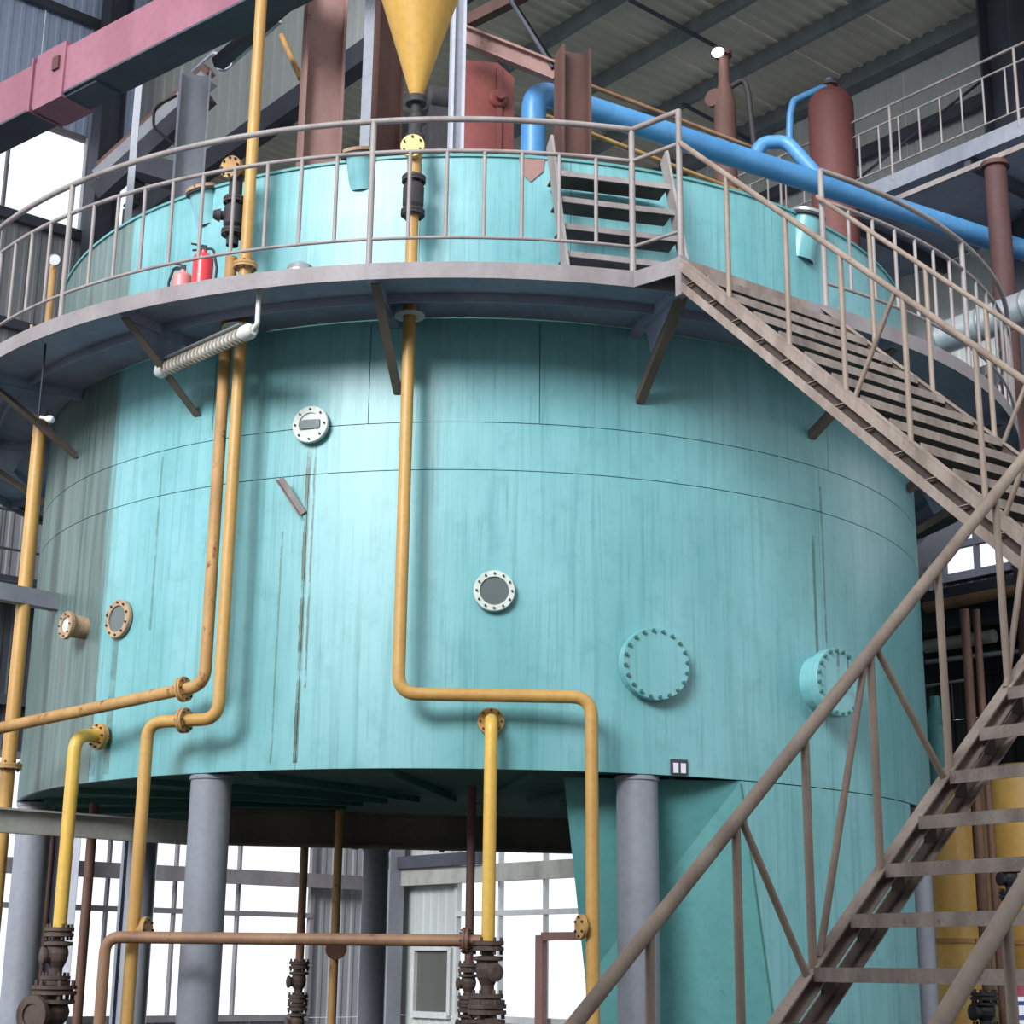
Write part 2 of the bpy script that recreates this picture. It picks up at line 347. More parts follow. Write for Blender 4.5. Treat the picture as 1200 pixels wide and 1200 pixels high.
wr = anchor('wall_right', K)
ur = [wall_uz(x, 1120, False)[0] for x in (487, 531, 537, 588, 641, 690)]
clad(wr, False, 0, 19.0, 0, .85); clad(wr, False, 0, ur[0], .85, 4.6); clad(wr, False, ur[0], ur[1], 1.95, 4.6, 'cladding', .7)
clad(wr, False, ur[1], ur[2]+.02, .85, 4.6, 'cladding', .3); clad(wr, False, 6.2, 8.0, .85, 4.6); clad(wr, False, 8.0, 19.0, .85, 4.6, 'cladding_shade'); clad(wr, False, 0, 8.0, 4.6, ZR); clad(wr, False, 8.0, 19.0, 9.0, ZR); clad(wr, False, 8.0, 11.85, 4.6, 9.0, 'cladding_shade'); clad(wr, False, 12.85, 16.4, 4.6, 9.0, 'cladding_shade'); clad(wr, False, 16.4, 19.0, 4.6, 6.0, 'cladding_shade')
clad(wr, False, 11.85, 12.85, 4.6, 6.35, 'cladding_shade', 1); clad(wr, False, 11.85, 12.85, 7.3, 9.0, 'cladding_shade', 1); clad(wr, False, 19.0, 33.0, 9.0, ZR, 'cladding', 2.0); clad(wr, False, 19.0, 33.0, 0, 6.0, 'cladding', 2.0); clad(wr, False, 20.5, 33.0, 6.0, 9.0, 'cladding', 2.0)  # the far stretch is unseen, added to close off light from the right
w3 = window('window_3', False, [ur[2], ur[3], ur[4], 6.2], .85, 4.6, [2.45], mm='frame_white')
window('window_5', False, [11.85, 12.35, 12.85], 6.35, 7.3, [6.75], mm='steel_dark')
window('window_6', False, [16.4, 17.75, 19.1, 20.5], 6.0, 9.0, [7.5], mm='mullion')
w4 = window('window_4', False, [ur[0]+.02, ur[1]-.02], .87, 1.93, [], mm='frame_white')
for o in list(w4.children):
    if o.name.startswith('pane'): o.data.materials[0] = MAT['pane_dark']
e = anchor('door_1', wpos(0, ur[4]+.05, .85))
MB().box(wpos(0, ur[4]+.15, 1.45, .25), .16, .1, 1.3, (DR, NR, V((0,0,1)))).build('door_jamb', 'door_brown', e)
MB().box(wpos(0, ur[4]+.75, 2.08, .25), 1.1, .1, .12, (DR, NR, V((0,0,1)))).build('door_head', 'door_brown', e)
MB().box(wpos(0, 3.1, 3.06, .22), 6.2, .10, .27, (DR, NR, V((0,0,1)))).build('girt', 'beam_light', wr)
MB().box(wpos(0, 1.6, 3.3, .3), 3.0, .12, .2, (DR, NR, V((0,0,1)))).build('girt', 'steel_dark', wr)
MB().bar(wpos(0, 8.6, wall_uz(1078, 157, False)[1], .12), wpos(0, 19, wall_uz(1078, 157, False)[1], .12), .1, .18, NR).build('girt', 'steel_dark', wr)
MB().bar(wpos(0, 0, ZR-.12, .15), wpos(0, 19, ZR-.12, .15), .2, .24, NR).build('eave_beam', 'purlin', wr)

rf = anchor('ceiling_low_bay', wpos(0, 0, ZR)); VB = 5.7
for i in range(27): sheet(rf, K + V((0,0,ZR)), DR, i*1.2, (i+1)*1.2, -NR, -.2, VB, V((0,0,1)), 'roof_sheet', .2, .028)
for q in ((668, 27), (779, 48), (900, 62)):
    p = on_z(*q, ZR-.12); v = -(p-K).dot(NR)
    MB().prof(wpos(0, 0, ZR-.14, v), wpos(0, 19, ZR-.14, v), cprof(.08,.2,.012), NR).build('purlin', 'purlin', rf)
for q0, q1 in (((738, 0), (840, 55)), ((800, 122), (880, 165)), ((600, 0), (645, 70))):
    a, b = on_z(*q0, ZR-.26), on_z(*q1, ZR-.26); MB().tube([a, b], .03, 6).build('tie_rod', 'steel_dark', rf)
MB().bar(wpos(0, 0, ZR-.1, VB), wpos(0, 19, ZR-.1, VB), .25, .35, NR).build('valley_beam', 'steel_dark', rf)
cw = anchor('wall_clerestory', wpos(0, 0, ZR, VB))
for i in range(12): sheet(cw, K - NR*VB, DR, i*1.6, (i+1)*1.6, V((0,0,1)), ZR+.1, ZH, NR, 'cladding', .32)
hr = MB(); hr.box(K + DR*6.7 - NR*17.5 + V((0,0,ZH+.1)), 14.4, 24.0, .2, (DR, NR, V((0,0,1)))); struct(hr.build('ceiling_high_bay', 'roof_sheet'))  # unseen roof, its length set to keep light off the left wall

wf = anchor('wall_front_added', (0, -3.5, 0))  # unseen wall behind the camera, added to cut off the low sky
for i in range(16): sheet(wf, V((0, -3.5, 0)), V((1,0,0)), -12+i*1.5, -12+(i+1)*1.5, V((0,0,1)), 0, 9.0, V((0,-1,0)), 'cladding', .3)

def hcol(name, label, p, b, h, z0, z1, side, mat, cat='column', web=None):
    e = thing(name, label, cat, (p.x, p.y, z0)); t = V((0,0,1)); f = V(side).normalized(); g = t.cross(f); tf = .025
    for s_ in (-1, 1): MB().box(V((p.x, p.y, (z0+z1)/2)) + f*(s_*(h-tf)/2), tf, b, z1-z0, (f, g, t)).build('flange_plate', mat, e)
    MB().box(V((p.x, p.y, (z0+z1)/2)), h-2*tf, .016, z1-z0, (f, g, t)).build('web_plate', web or mat, e)
    return e
hcol('hall_column', 'dark steel hall column between the two bright panes of the upper left window', on_plane(122, 200, K - NL*.62, NL), .34, .42, 0, ZH-.02, TL, 'steel_dark')
hcol('hall_column', 'dark steel hall column at the far corner of the hall, right of the tank leg', K + TL*.55*0 + DR*.75 - NR*.35, .3, .36, 0, ZR-.3, DR, 'column_grey')
p = on_plane(1178, 80, K - NR*.45, NR)
hcol('hall_column', 'dark steel hall column rising to the roof at the top right corner', p, .4, .45, 0, ZR-.02, DR, 'steel_dark')
p = on_y(157, 1090, 19.5)
e = hcol('crane_column', 'tall grey steel column, lit left flange, standing behind the left of the tank', p, .36, .40, 0, on_y(230, 88, 19.5).z, V((1,.25,0)), 'steel_grey', web='column_grey')

# ============================================================ THE TANK
ZB, Z2, Z1, ZD, ZF, ZT = 2.855, 4.897, 5.242, 6.04, 5.925, 7.28     # bottom, lower seam, upper seam, deck top, deck bottom, top
tank = thing('extractor_tank', 'huge round teal extraction tank standing on grey columns, rust and drip stains', 'tank', (CX, CY, ZB))
def course(z0, z1, cuts, g=.0005):
    cuts = [rad(c) for c in cuts]; n = len(cuts)
    for i in range(n):
        a0 = cuts[i]; a1_ = cuts[(i+1) % n] + (2*math.pi if i == n-1 else 0)
        MB().sector(a0+g, a1_-g, R-.03, R, z0+.003, z1-.003, max(4, round(math.degrees(a1_-a0)/2.2))).build('shell_plate', 'tank_teal', tank)
course(ZB, Z2, [-134.8, -106.95, -49.2, -12, 30, 75, 120, 165]); course(Z2, Z1, [-161, -118.5, -48.8, -10, 40, 90, 140])
course(Z1, ZD-.026, [-143, -119, -100.8, -83.2, -47, -22, 15, 60, 105, 150], .0007); course(ZD+.005, ZT, [-150, -127, -96, -80, -55, -30, 10, 55, 100, 150])
MB().sector(0, 2*math.pi, R-.12, R-.032, ZB+.01, ZT-.01, 120).build('inner_shell', 'teal_dark', tank)
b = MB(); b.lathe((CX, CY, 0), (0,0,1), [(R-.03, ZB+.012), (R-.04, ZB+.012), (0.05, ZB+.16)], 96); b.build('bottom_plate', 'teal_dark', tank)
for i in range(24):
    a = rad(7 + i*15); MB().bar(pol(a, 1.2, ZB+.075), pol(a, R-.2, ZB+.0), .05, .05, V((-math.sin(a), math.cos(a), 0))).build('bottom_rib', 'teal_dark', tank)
MB().lathe((CX, CY, 0), (0,0,1), [(0, ZT+.08), (R-.4, ZT-.01), (R+.015, ZT-.012), (R+.015, ZT+.008), (R-.4, ZT+.01), (0, ZT+.1)], 120).build('top_plate', 'teal_plain', tank)
# the discharge chute hanging below the right of the tank
T1 = on_tank(868, 912); aT = ang(T1)
T0 = on_z(661, 911, ZB); FB = on_y(686, 1150, T0.y+.35); B0 = on_y(693, 1260, T0.y+.4)
a1 = rad(-31)
B1 = on_tank(908, 1200, 3.82)
bt = 0.0
chute_v = []; 
mb = MB()
n = 10; top = []; bot = []
for i in range(n+1):
    a = aT + (a1-aT)*i/n; top.append(pol(a, R, ZB-.004))
    ab = ang(B1) + (a1 - .0 - ang(B1))*i/n; bot.append(pol(ab, R, .75))
mb.add(top + bot, [[i, i+1, n+2+i, n+1+i] for i in range(n)], True); mb.build('chute_skin', 'tank_teal', tank)
T0b = V((T0.x, T0.y, ZB)); B0b = V((B0.x, B0.y, .75))
mb = MB(); mb.add([top[0], T0b, FB], [[0,1,2]]); mb.build('chute_slope', 'teal_plain', tank)
mb = MB(); mb.add([top[0], FB, B0b, bot[0]], [[0,1,2,3]]); mb.build('chute_front', 'teal_plain', tank)
TR, BR = top[-1], bot[-1]; TRb, BRb = TR + V((-1.1, 1.3, 0)), BR + V((-1.1, 1.3, 0))
mb = MB(); mb.add([TR, BR, BRb, TRb, T0b, FB, B0b], [[0,1,2,3],[3,2,6,5,4]]); mb.build('chute_back', 'teal_plain', tank)
mb = MB(); mb.add(bot + [BRb, B0b], [list(range(n+3))]); mb.build('chute_floor', 'teal_dark', tank)
for a_, b_ in ((on_tank(868, 930, R-.0), bot[0]),):
    MB().tube([top[0] + V((.0,-.006,-.02)), (top[0]+bot[0])/2 + V((0,-.004,0)), bot[0] + V((0,-.004,0))], .006, 6).build('weld_seam', 'teal_dark', tank)

def bolts(c, ax, rr, n, r, h, name, mat, par, ph=0.0):
    c = V(c); ax = V(ax).normalized(); ref = V((0,0,1)) if abs(ax.z) < .9 else V((1,0,0)); x = (ref-ax*ref.dot(ax)).normalized(); y = ax.cross(x); mb = MB()
    for i in range(n):
        t = 2*math.pi*(i+ph)/n; mb.lathe(c + (x*math.cos(t)+y*math.sin(t))*rr, ax, [(r,-.002),(r,h),(0,h)], 6, False)
    o = mb.build(name, mat, par); o['kind'] = 'stuff'; return o
def sight_glass(q, ro, ri, proud, nb, mat, gmat, bmat, shutter=False):
    p = on_tank(*q); a = ang(p); ax = radial(a); p = pol(a, R, p.z)
    f = MB().lathe(p, ax, [(ri, proud-.012), (ri, proud), (ro*.97, proud), (ro, proud-.006), (ro, proud-.03), (ro*.8, proud-.03), (ro*.8, -.02)], 36).build('sight_glass', mat, tank)
    MB().lathe(p, ax, [(ri+.005, -.01), (ri+.005, proud-.01), (0, proud-.008)], 32).build('glass_disc', gmat, f)
    bolts(p + ax*proud, ax, (ro+ri)/2, nb, ro*.055, .012, 'bolt_ring', bmat, f)
    if shutter:
        s_ = V((-math.sin(a), math.cos(a), 0)); MB().box(p + ax*(proud+.002), ri*1.75, .006, ri*.75, (s_, ax, V((0,0,1)))).build('shutter_strip', 'sight_dark', f)
    return f
sight_glass((367, 500), .135, .085, .06, 8, 'flange_white', 'sight_clear', 'dark_iron', True)
sight_glass((579, 694), .140, .098, .05, 12, 'flange_white', 'sight_dark', 'dark_iron')
sight_glass((142, 726), .142, .098, .04, 10, 'nozzle_tan', 'sight_dark', 'dark_iron')
sight_glass((99, 736), .105, .058, .16, 8, 'nozzle_tan', 'sight_clear', 'dark_iron')
def manhole(q, ro, proud, nb):
    p = on_tank(*q); a = ang(p); ax = radial(a); p = pol(a, R, p.z)
    c = MB().lathe(p, ax, [(ro*.86, -.05), (ro*.86, proud-.075), (ro, proud-.075), (ro, proud-.045), (ro*.985, proud-.043), (ro*.985, proud-.037), (ro, proud-.035), (ro, proud-.006), (ro*.98, proud), (0, proud+.001)], 48).build('manhole_cover', 'tank_teal', tank)
    bolts(p + ax*proud, ax, ro*.915, nb, .0125, .018, 'bolt_ring', 'teal_dark', c, .3)
    if proud > .1: MB().tube([p + ax*(proud+.0) + V((0,0,-.02)) , p + ax*(proud+.03) + V((0,0,-.02)), p + ax*(proud+.03) + V((.06,0,-.02)), p + ax*proud + V((.06,0,-.02))], .008, 6).build('handle', 'teal_dark', c)
manhole((764, 780), .248, .075, 20); manhole((960, 803), .245, .18, 20)
# small fittings welded to the shell
p = on_tank(795, 899, R); a = ang(p); ax = (V((-math.sin(a), math.cos(a), 0)), radial(a), V((0,0,1)))
pl = MB().box(p + radial(a)*.01, .125, .012, .1, ax).build('plate_sign', 'sign_dark', tank)
for s_ in (-1, 1): MB().box(p + radial(a)*.018 + ax[0]*(s_*.028) - V((0,0,.008)), .036, .006, .066, ax).build('sign_field', 'sign_white', pl)
p0, p1 = on_tank(325, 563, R+.10), on_tank(352, 604, R+.01)
MB().prof(p0, p1, lprof(.05,.05,.008), radial(ang(p0))).build('stub_bracket', 'rail', tank)
# nozzles with open rims on the edge of the top
def nozzle(q0, q1, r, d0, name='top_nozzle', rim='nozzle_tan'):
    a, b = on_tank(*q0, r=d0), on_tank(*q1, r=d0+.06); ax = (b-a).normalized()
    o = MB().tube([a - ax*.1, b], r, 24, False).build(name, 'tank_teal', tank)
    MB().lathe(b, ax, [(r*.9,-.06), (r*.9,.012), (r*1.22,.012), (r*1.22,-.012), (r*1.0,-.012)], 28).build('rim_flange', rim, o)
    MB().lathe(b, ax, [(r*1.2,-.018), (r*1.25,-.018), (r*1.25,-.034), (r,-.034)], 28).build('gasket_ring', 'dark_iron', o)
    MB().lathe(b, ax, [(r*.9,-.05), (0,-.05)], 24).build('nozzle_cap', 'zinc', o)
    return o
nozzle((424, 208), (421, 177), .10, R-.04); nozzle((243, 250), (236, 222), .10, R-.04); nozzle((938, 292), (946, 252), .12, R-.05, rim='zinc')
# rust patch plate and little ladder-stair up to the tank top
p = on_tank(622, 196, R); a = ang(p); t_ = V((-math.sin(a), math.cos(a), 0)); o = pol(a, R+.003, 0)
MB().add([o + t_*u + V((0,0,z)) + radial(a)*w for w in (0,.006) for u, z in ((-.09,7.27),(.10,7.27),(.09,7.17),(.0,7.08),(-.05,7.13))], [[0,1,2,3,4],[9,8,7,6,5]] + [[i,(i+1)%5,5+(i+1)%5,5+i] for i in range(5)]).build('patch_plate', 'rust_steel', tank)
steps = thing('top_steps', 'short steel steps from the walkway up to the tank top', 'steps', pol(rad(-77.5), 4.3, ZD))
aS = ang(on_tank(727, 250, 4.3)); fS = radial(aS); tS = V((-math.sin(aS), math.cos(aS), 0))
L0 = on_plane(656, 300, pol(aS, 4.35, 0), fS); hw = .36
cS = pol(aS, 0, 0)
xl = (on_plane(656, 250, pol(aS, 4.3, 0), fS) - cS).dot(tS); xr = (on_plane(795, 250, pol(aS, 4.3, 0), fS) - cS).dot(tS)
def sp(x, r, z): return V((CX, CY, 0)) + fS*r + tS*x + V((0,0,z))
for x in (xl, xr):
    MB().bar(sp(x, 4.50, ZD), sp(x, 4.02, ZT+.06), .02, .13, tS).build('stringer', 'rail', steps)
for i in range(4):
    z = ZD + .25*(i+1); r = 4.42 - .48*.2*(i+1)*1.0
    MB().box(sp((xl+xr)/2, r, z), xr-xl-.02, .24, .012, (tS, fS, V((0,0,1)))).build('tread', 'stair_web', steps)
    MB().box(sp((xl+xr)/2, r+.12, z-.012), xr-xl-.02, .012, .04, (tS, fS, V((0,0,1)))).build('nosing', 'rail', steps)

# support frame: eight legs and straight beams
cols = [(-118, 3.75), (-72.3, 3.75), (-161.7, 3.75), (-25.3, 3.8), (17, 3.75), (62, 3.75), (108, 3.75), (152, 3.75)]
names = ['round grey tank leg left of centre, beside the two yellow pipes', 'round grey tank leg at centre right, in front of the teal chute', 'round grey tank leg at the far left edge', 'round grey tank leg at right, seen between the stair treads', 'round grey tank leg on the far right side behind the chute', 'round grey tank leg behind the chute', 'dark grey tank leg at the far side, right of two thin tan pipes', 'round grey tank leg at the far left side of the tank']
for (a, r), lb in zip(cols, names):
    p = pol(rad(a), r, 0); e = thing('support_column', lb, 'column', p, 'tank legs')
    MB().lathe(p, (0,0,1), [(.14,.04), (.14, ZB-.03)], 32).build('shaft', 'column_grey', e)
    MB().lathe(p, (0,0,1), [(0,0), (.24,0), (.24,.04), (.14,.04)], 24).build('base_plate', 'column_grey', e)
    MB().lathe(p, (0,0,1), [(.14,ZB-.03), (.15,ZB-.03), (.15,ZB-.002), (0,ZB-.002)], 32).build('cap_plate', 'column_grey', e)
A0, A1 = on_z(240, 947, ZB-.01), on_z(700, 960, ZB-.01); dd = (A1-A0).normalized()
tag(MB().prof(A0 - V((0,0,.15)), A1 - V((0,0,.15)), iprof(.2,.28,.012,.02), dd.cross(V((0,0,1)))).build('support_beam', 'frame_beam'), 'brown-grey steel beam running under the dark tank bottom', 'beam')
z_ = on_y(0, 962, 11.9).z; q0, q1 = on_z(-90, 960, z_), on_z(226, 966, z_ )
q0 = on_y(-60, 960, 11.6); q1 = on_y(230, 968, 12.9); q0.z = q1.z = z_
tag(MB().prof(q0, q1, cprof(.06,.175,.014), (q1-q0).cross(V((0,0,1)))).build('tie_beam', 'beam_light'), 'pale grey channel beam crossing in front of the left tank leg', 'beam')
p = on_tank(66, 706, R+.0); q = on_y(-30, 688, p.y - 1.0)
q = on_z(-30, 688, p.z)
tag(MB().bar(q, p, .10, .13, V((0,0,1)).cross(p-q)).build('box_beam', 'steel_grey'), 'grey rectangular box beam butting the left side of the tank', 'beam')

# ============================================================ WALKWAY ROUND THE TANK
RP = 4.80
plat = thing('ring_walkway', 'grey steel ring walkway around the teal tank, dark underside with knee brackets', 'walkway', (CX, CY, ZF))
br = [-167.5, -144.7, -121.6, -98.2, -73.0, -50.3, -24.5, 0, 24, 48, 72, 96, 120, 144, 168]
for i in range(15):
    a0 = br[i]; a1_ = br[(i+1) % 15] + (360 if i == 14 else 0)
    MB().sector(rad(a0)+.0006, rad(a1_)-.0006, R+.006, RP-.012, ZD-.022, ZD-.002, 10).build('deck_plate', 'deck_under', plat)
    MB().sector(rad(a0), rad(a1_), RP-.012, RP, ZF, ZD, 10).build('fascia_plate', 'fascia', plat)
    MB().sector(rad(a0), rad(a1_), R+.42, R+.43, ZF+.03, ZD-.022, 10).build('ring_stiffener', 'deck_under', plat)
for d_ in br:
    a = rad(d_); s_ = V((-math.sin(a), math.cos(a), 0))
    k = MB(); k.bar(pol(a, R+.005, ZD-.06), pol(a, RP-.013, ZD-.06), .06, .075, s_)
    o = k.build('radial_beam', 'deck_under', plat)
    MB().prof(pol(a, RP-.10, ZF+.01), pol(a, R+.012, 5.45), lprof(.065,.06,.008), s_).build('knee_strut', 'frame_beam', o)
    MB().add([pol(a, R+.2, ZD-.1), pol(a, R+.72, ZD-.1), pol(a, R+.30, 5.72)] + [pol(a, R+.2, ZD-.1)+s_*.012, pol(a, R+.72, ZD-.1)+s_*.012, pol(a, R+.30, 5.72)+s_*.012], [[0,1,2],[5,4,3],[0,3,4,1],[1,4,5,2],[2,5,3,0]]).build('gusset', 'deck_under', o)
SN = V((1.07, 9.71, 0)); ST = V((.8036, .5952, 0)); SD = V((.5952, -.8036, 0)); SW = 1.312
SFp = SN + ST*SW; P1 = pol(rad(-77.15), RP, 0)
ext = [P1, SN, SFp] + [pol(rad(-59.5 - 17.6*i/6), RP, 0) for i in range(7)][1:-1]
n = len(ext)
MB().add([p + V((0,0,z)) for z in (ZD-.02, ZD-.001) for p in ext], [list(range(n))[::-1], list(range(n, 2*n))] + [[i, (i+1) % n, n+(i+1) % n, n+i] for i in range(n)]).build('landing_plate', 'deck_under', plat)
MB().bar(P1 + V((0,0,ZD-.06)), SN + V((0,0,ZD-.06)), .012, .11, SD).build('landing_fascia', 'fascia', plat)
MB().bar(SN + V((0,0,ZD-.06)), SFp + V((0,0,ZD-.06)), .012, .11, SD).build('landing_fascia', 'dusty', plat)
MB().box(SN + V((0,0,ZD-.14)), .055, .055, .27, (ST, SD, V((0,0,1)))).build('landing_stub', 'fascia', plat)

ZTR, ZMR, ZLR, RR = 7.085, 6.85, 6.222, 4.775
def stick(name, p0, p1, r, mat, par, n=8): return MB().tube([p0, p1], r, n).build(name, mat, par)
def arc(a0, a1, z, r=RR, k=40): return [pol(rad(a0 + (a1-a0)*i/k), r, z) for i in range(k+1)]
_unit = {}
def upright(name, p0, p1, r, mat, par):
    key = (r, mat)
    if key not in _unit: _unit[key] = MB().tube([(0,0,0), (0,0,1)], r, 8).mesh(name, mat)
    d = V(p1) - V(p0); q = d.to_track_quat('Z', 'Y').to_matrix().to_4x4()
    return put(name, _unit[key], par, Matrix.Translation(V(p0)) @ q @ Matrix.Diagonal((1, 1, d.length, 1)))
def ring_rail(label, a0, a1, posts, zlow=ZD):
    e = thing('guard_railing', label, 'railing', pol(rad((a0+a1)/2), RR, ZD), 'railings on the ring walkway')
    MB().tube(arc(a0, a1, ZTR), .021, 10).build('top_rail', 'rail', e)
    MB().tube(arc(a0, a1, ZMR), .0155, 8).build('mid_rail', 'rail', e); MB().tube(arc(a0, a1, ZLR), .012, 8).build('low_rail', 'rail', e)
    for p in posts: upright('post', pol(rad(p), RR, ZD-.002), pol(rad(p), RR, ZTR), .021, 'rail', e)
    a = a0
    while a <= a1 + .01:
        if min(abs(a-p) for p in posts) > 1.2: upright('baluster', pol(rad(a), RR, ZLR), pol(rad(a), RR, ZMR), .0135, 'rail', e)
        a += 2.99
    return e
lr_ = ring_rail('long curved grey railing on the left and front of the ring walkway', -77.2 - 2.99*32, -77.2, [-77.2, -98.2, -128.3, -158])
for z, r, nm in ((ZTR, .021, 'top_rail'), (ZMR, .0155, 'mid_rail'), (ZLR, .012, 'low_rail')):
    stick(nm, pol(rad(-77.2), RR, z), SN + V((0,0,z)), r, 'rail', lr_)
stick('post', SN + V((0,0,ZD)), SN + V((0,0,ZTR+.012)), .021, 'rail', lr_)
ring_rail('curved grey railing of the ring walkway right of the stair', -59.3, -59.3 + 2.99*26, [-59.3, -38.4, -17.4, 3.5])

# ============================================================ STAIRS
def flight(name, label, base, along, across, width, z0, slope, s0, s1, treads, near_web=True):
    """base: foot point of the first stringer; along: walking direction (level); across: towards the other stringer"""
    e = thing(name, label, 'stairs', base + V((0,0,z0 + slope*(s0 if slope > 0 else s1))))
    def S(s_, w, dz=0.0): return base + along*s_ + across*w + V((0,0,z0 + slope*s_ + dz))
    for w, sg in ((0, 1), (width, -1)):
        MB().prof(S(s0, w, -.042), S(s1, w, -.042), [(-.030,-.030),(.030,-.030),(.030,-.022),(-.022,-.022),(-.022,.030),(-.030,.030)] if sg > 0 else [(.030,-.030),(-.030,-.030),(-.030,-.022),(.022,-.022),(.022,.030),(.030,.030)], across).build('stringer_top_angle', 'dusty', e)
        MB().prof(S(s0, w, 0), S(s1, w, 0), [(-.030,-.003),(.030,-.003),(.030,.003),(-.030,.003)], across).build('stringer_cap', 'dusty', e)
        MB().prof(S(s0, w, -.185), S(s1, w, -.185), [(-.028,-.026),(.028,-.026),(.028,-.019),(-.021,-.019),(-.021,.026),(-.028,.026)] if sg > 0 else [(.028,-.026),(-.028,-.026),(-.028,-.019),(.021,-.019),(.021,.026),(.028,.026)], across).build('stringer_low_angle', 'dusty', e)
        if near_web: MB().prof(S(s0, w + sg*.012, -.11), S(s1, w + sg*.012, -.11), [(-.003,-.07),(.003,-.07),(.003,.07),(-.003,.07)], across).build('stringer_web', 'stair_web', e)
    up = 1 if slope > 0 else -1
    mt = {}
    for s_ in treads:
        z = z0 + slope*s_ - .075
        c = base + along*s_ + across*(width/2) + V((0,0,z))
        dn = along * (-up)                                   # the downhill side carries the nosing
        MB().box(c, width-.06, .20, .006, (across, along, V((0,0,1)))).build('tread', 'stair_web', e)  # dark rusty plate, with the underside shade put into its colour too
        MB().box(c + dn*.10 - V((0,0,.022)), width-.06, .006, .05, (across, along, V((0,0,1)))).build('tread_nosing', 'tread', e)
        for w in (0, width):
            if near_web: MB().box(base + along*s_ + across*(w - (.02 if w == 0 else -.02)) + V((0,0,z0+slope*s_-.112)), .02, .085, .005, (across, along, V((0,0,1)))).build('tie_plate', 'dusty', e)
    return e, S
up_e, US = flight('upper_stair_flight', 'upper steel stair flight descending right from the ring walkway', SN, SD, ST, SW, 6.03, -.955, .02, 2.9, [.11 + .2*i for i in range(14)])
SA = on_y(1000, 1064, 6.2); zA = SA.z; SA.z = 0
lo_e, LS = flight('lower_stair_flight', 'lower steel stair flight rising to the right in front of the tank', SA, ST, SD, 1.4, zA, .93, -1.95, 1.52, [-1.78 + .2035*i for i in range(17)], False)
# end plates between the two stringer angles of the lower flight
for i in range(17):
    s_ = -1.78 + .2035*i
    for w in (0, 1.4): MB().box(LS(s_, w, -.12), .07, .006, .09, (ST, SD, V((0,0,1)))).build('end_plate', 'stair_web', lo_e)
land = thing('stair_landing', 'steel quarter landing joining the two stair flights at right', 'landing', LS(1.52, .7) )
zl = 3.24; c0 = SA + ST*1.54; 
pts = [c0, c0 + ST*1.75, c0 + ST*1.75 + SD*1.42, c0 + SD*1.42]
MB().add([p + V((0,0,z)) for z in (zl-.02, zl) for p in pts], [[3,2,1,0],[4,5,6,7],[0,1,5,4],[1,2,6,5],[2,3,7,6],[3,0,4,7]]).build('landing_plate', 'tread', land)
for i in range(4): MB().bar(pts[i] + V((0,0,zl-.1)), pts[(i+1) % 4] + V((0,0,zl-.1)), .06, .16, (pts[(i+1) % 4]-pts[i]).cross(V((0,0,1)))).build('edge_channel', 'dusty', land)
for p in (pts[1], pts[2]): MB().box(V((p.x, p.y, (zl-.1)/2)), .1, .1, zl-.1, (ST, SD, V((0,0,1)))).build('landing_post', 'dusty', land)
def stair_rail(label, S, w, s0, s1, posts, diags, dz, along, r=.026, base=None):
    e = thing('stair_handrail', label, 'handrail', base or S(posts[0], w), 'stair handrails')
    MB().tube([S(s0, w, dz), S((s0+s1)/2, w, dz), S(s1, w, dz)], r, 12).build('hand_rail', 'handrail', e)
    for p in posts: upright('post', S(p, w, -.02), S(p, w, dz), .0165, 'handrail', e)
    for a, b in diags: stick('diagonal_brace', S(a, w, 0), S(b, w, dz), .014, 'handrail', e)
    return e
stair_rail('handrail on the near side of the upper stair flight, ending at the corner post', US, 0, 0, 2.85, [.43, .92, 1.336, 1.77, 2.22, 2.65], [(1.40, 1.72), (2.33, 2.63)], .83, SD, .019)
stair_rail('handrail on the far side of the upper stair flight, against the silver duct', US, SW, .0, 2.85, [.45, .9, 1.34, 1.78, 2.22, 2.65], [(1.40, 1.72), (2.33, 2.63)], .84, SD, .017)
pl_ = [-1.75, -1.38, -1.0, -.59, -.226, .16, .60, 1.016, 1.40]
stair_rail('handrail on the far side of the lower stair flight, crossing the tank front', LS, 0, -1.95, 1.5, pl_, [(-.26, -.57), (-.19, .13), (.56, .19), (1.0, 1.37)], .83, ST)
stair_rail('handrail on the near side of the lower stair flight, at the bottom right corner', LS, 1.4, -1.95, 1.5, [-1.75, -1.35, -.965, -.55, -.15, .25, .65, 1.05, 1.45], [], .82, ST)

e = thing('landing_railing', 'railing around the outer edges of the stair landing at right', 'railing', pts[1] + V((0,0,zl)))
rl = [pts[0] + ST*1.45, pts[1], pts[2], pts[3]]
for dz, r in ((.95, .024), (.5, .016)): MB().tube([pts[1] + V((0,0,zl+dz)), pts[2] + V((0,0,zl+dz)), pts[3] + V((0,0,zl+dz))], r, 8).build('rail_tube', 'handrail', e)
for p in (pts[1], (pts[1]+pts[2])/2, pts[2], (pts[2]+pts[3])/2, pts[3]): upright('post', p + V((0,0,zl)), p + V((0,0,zl+.95)), .0165, 'handrail', e)

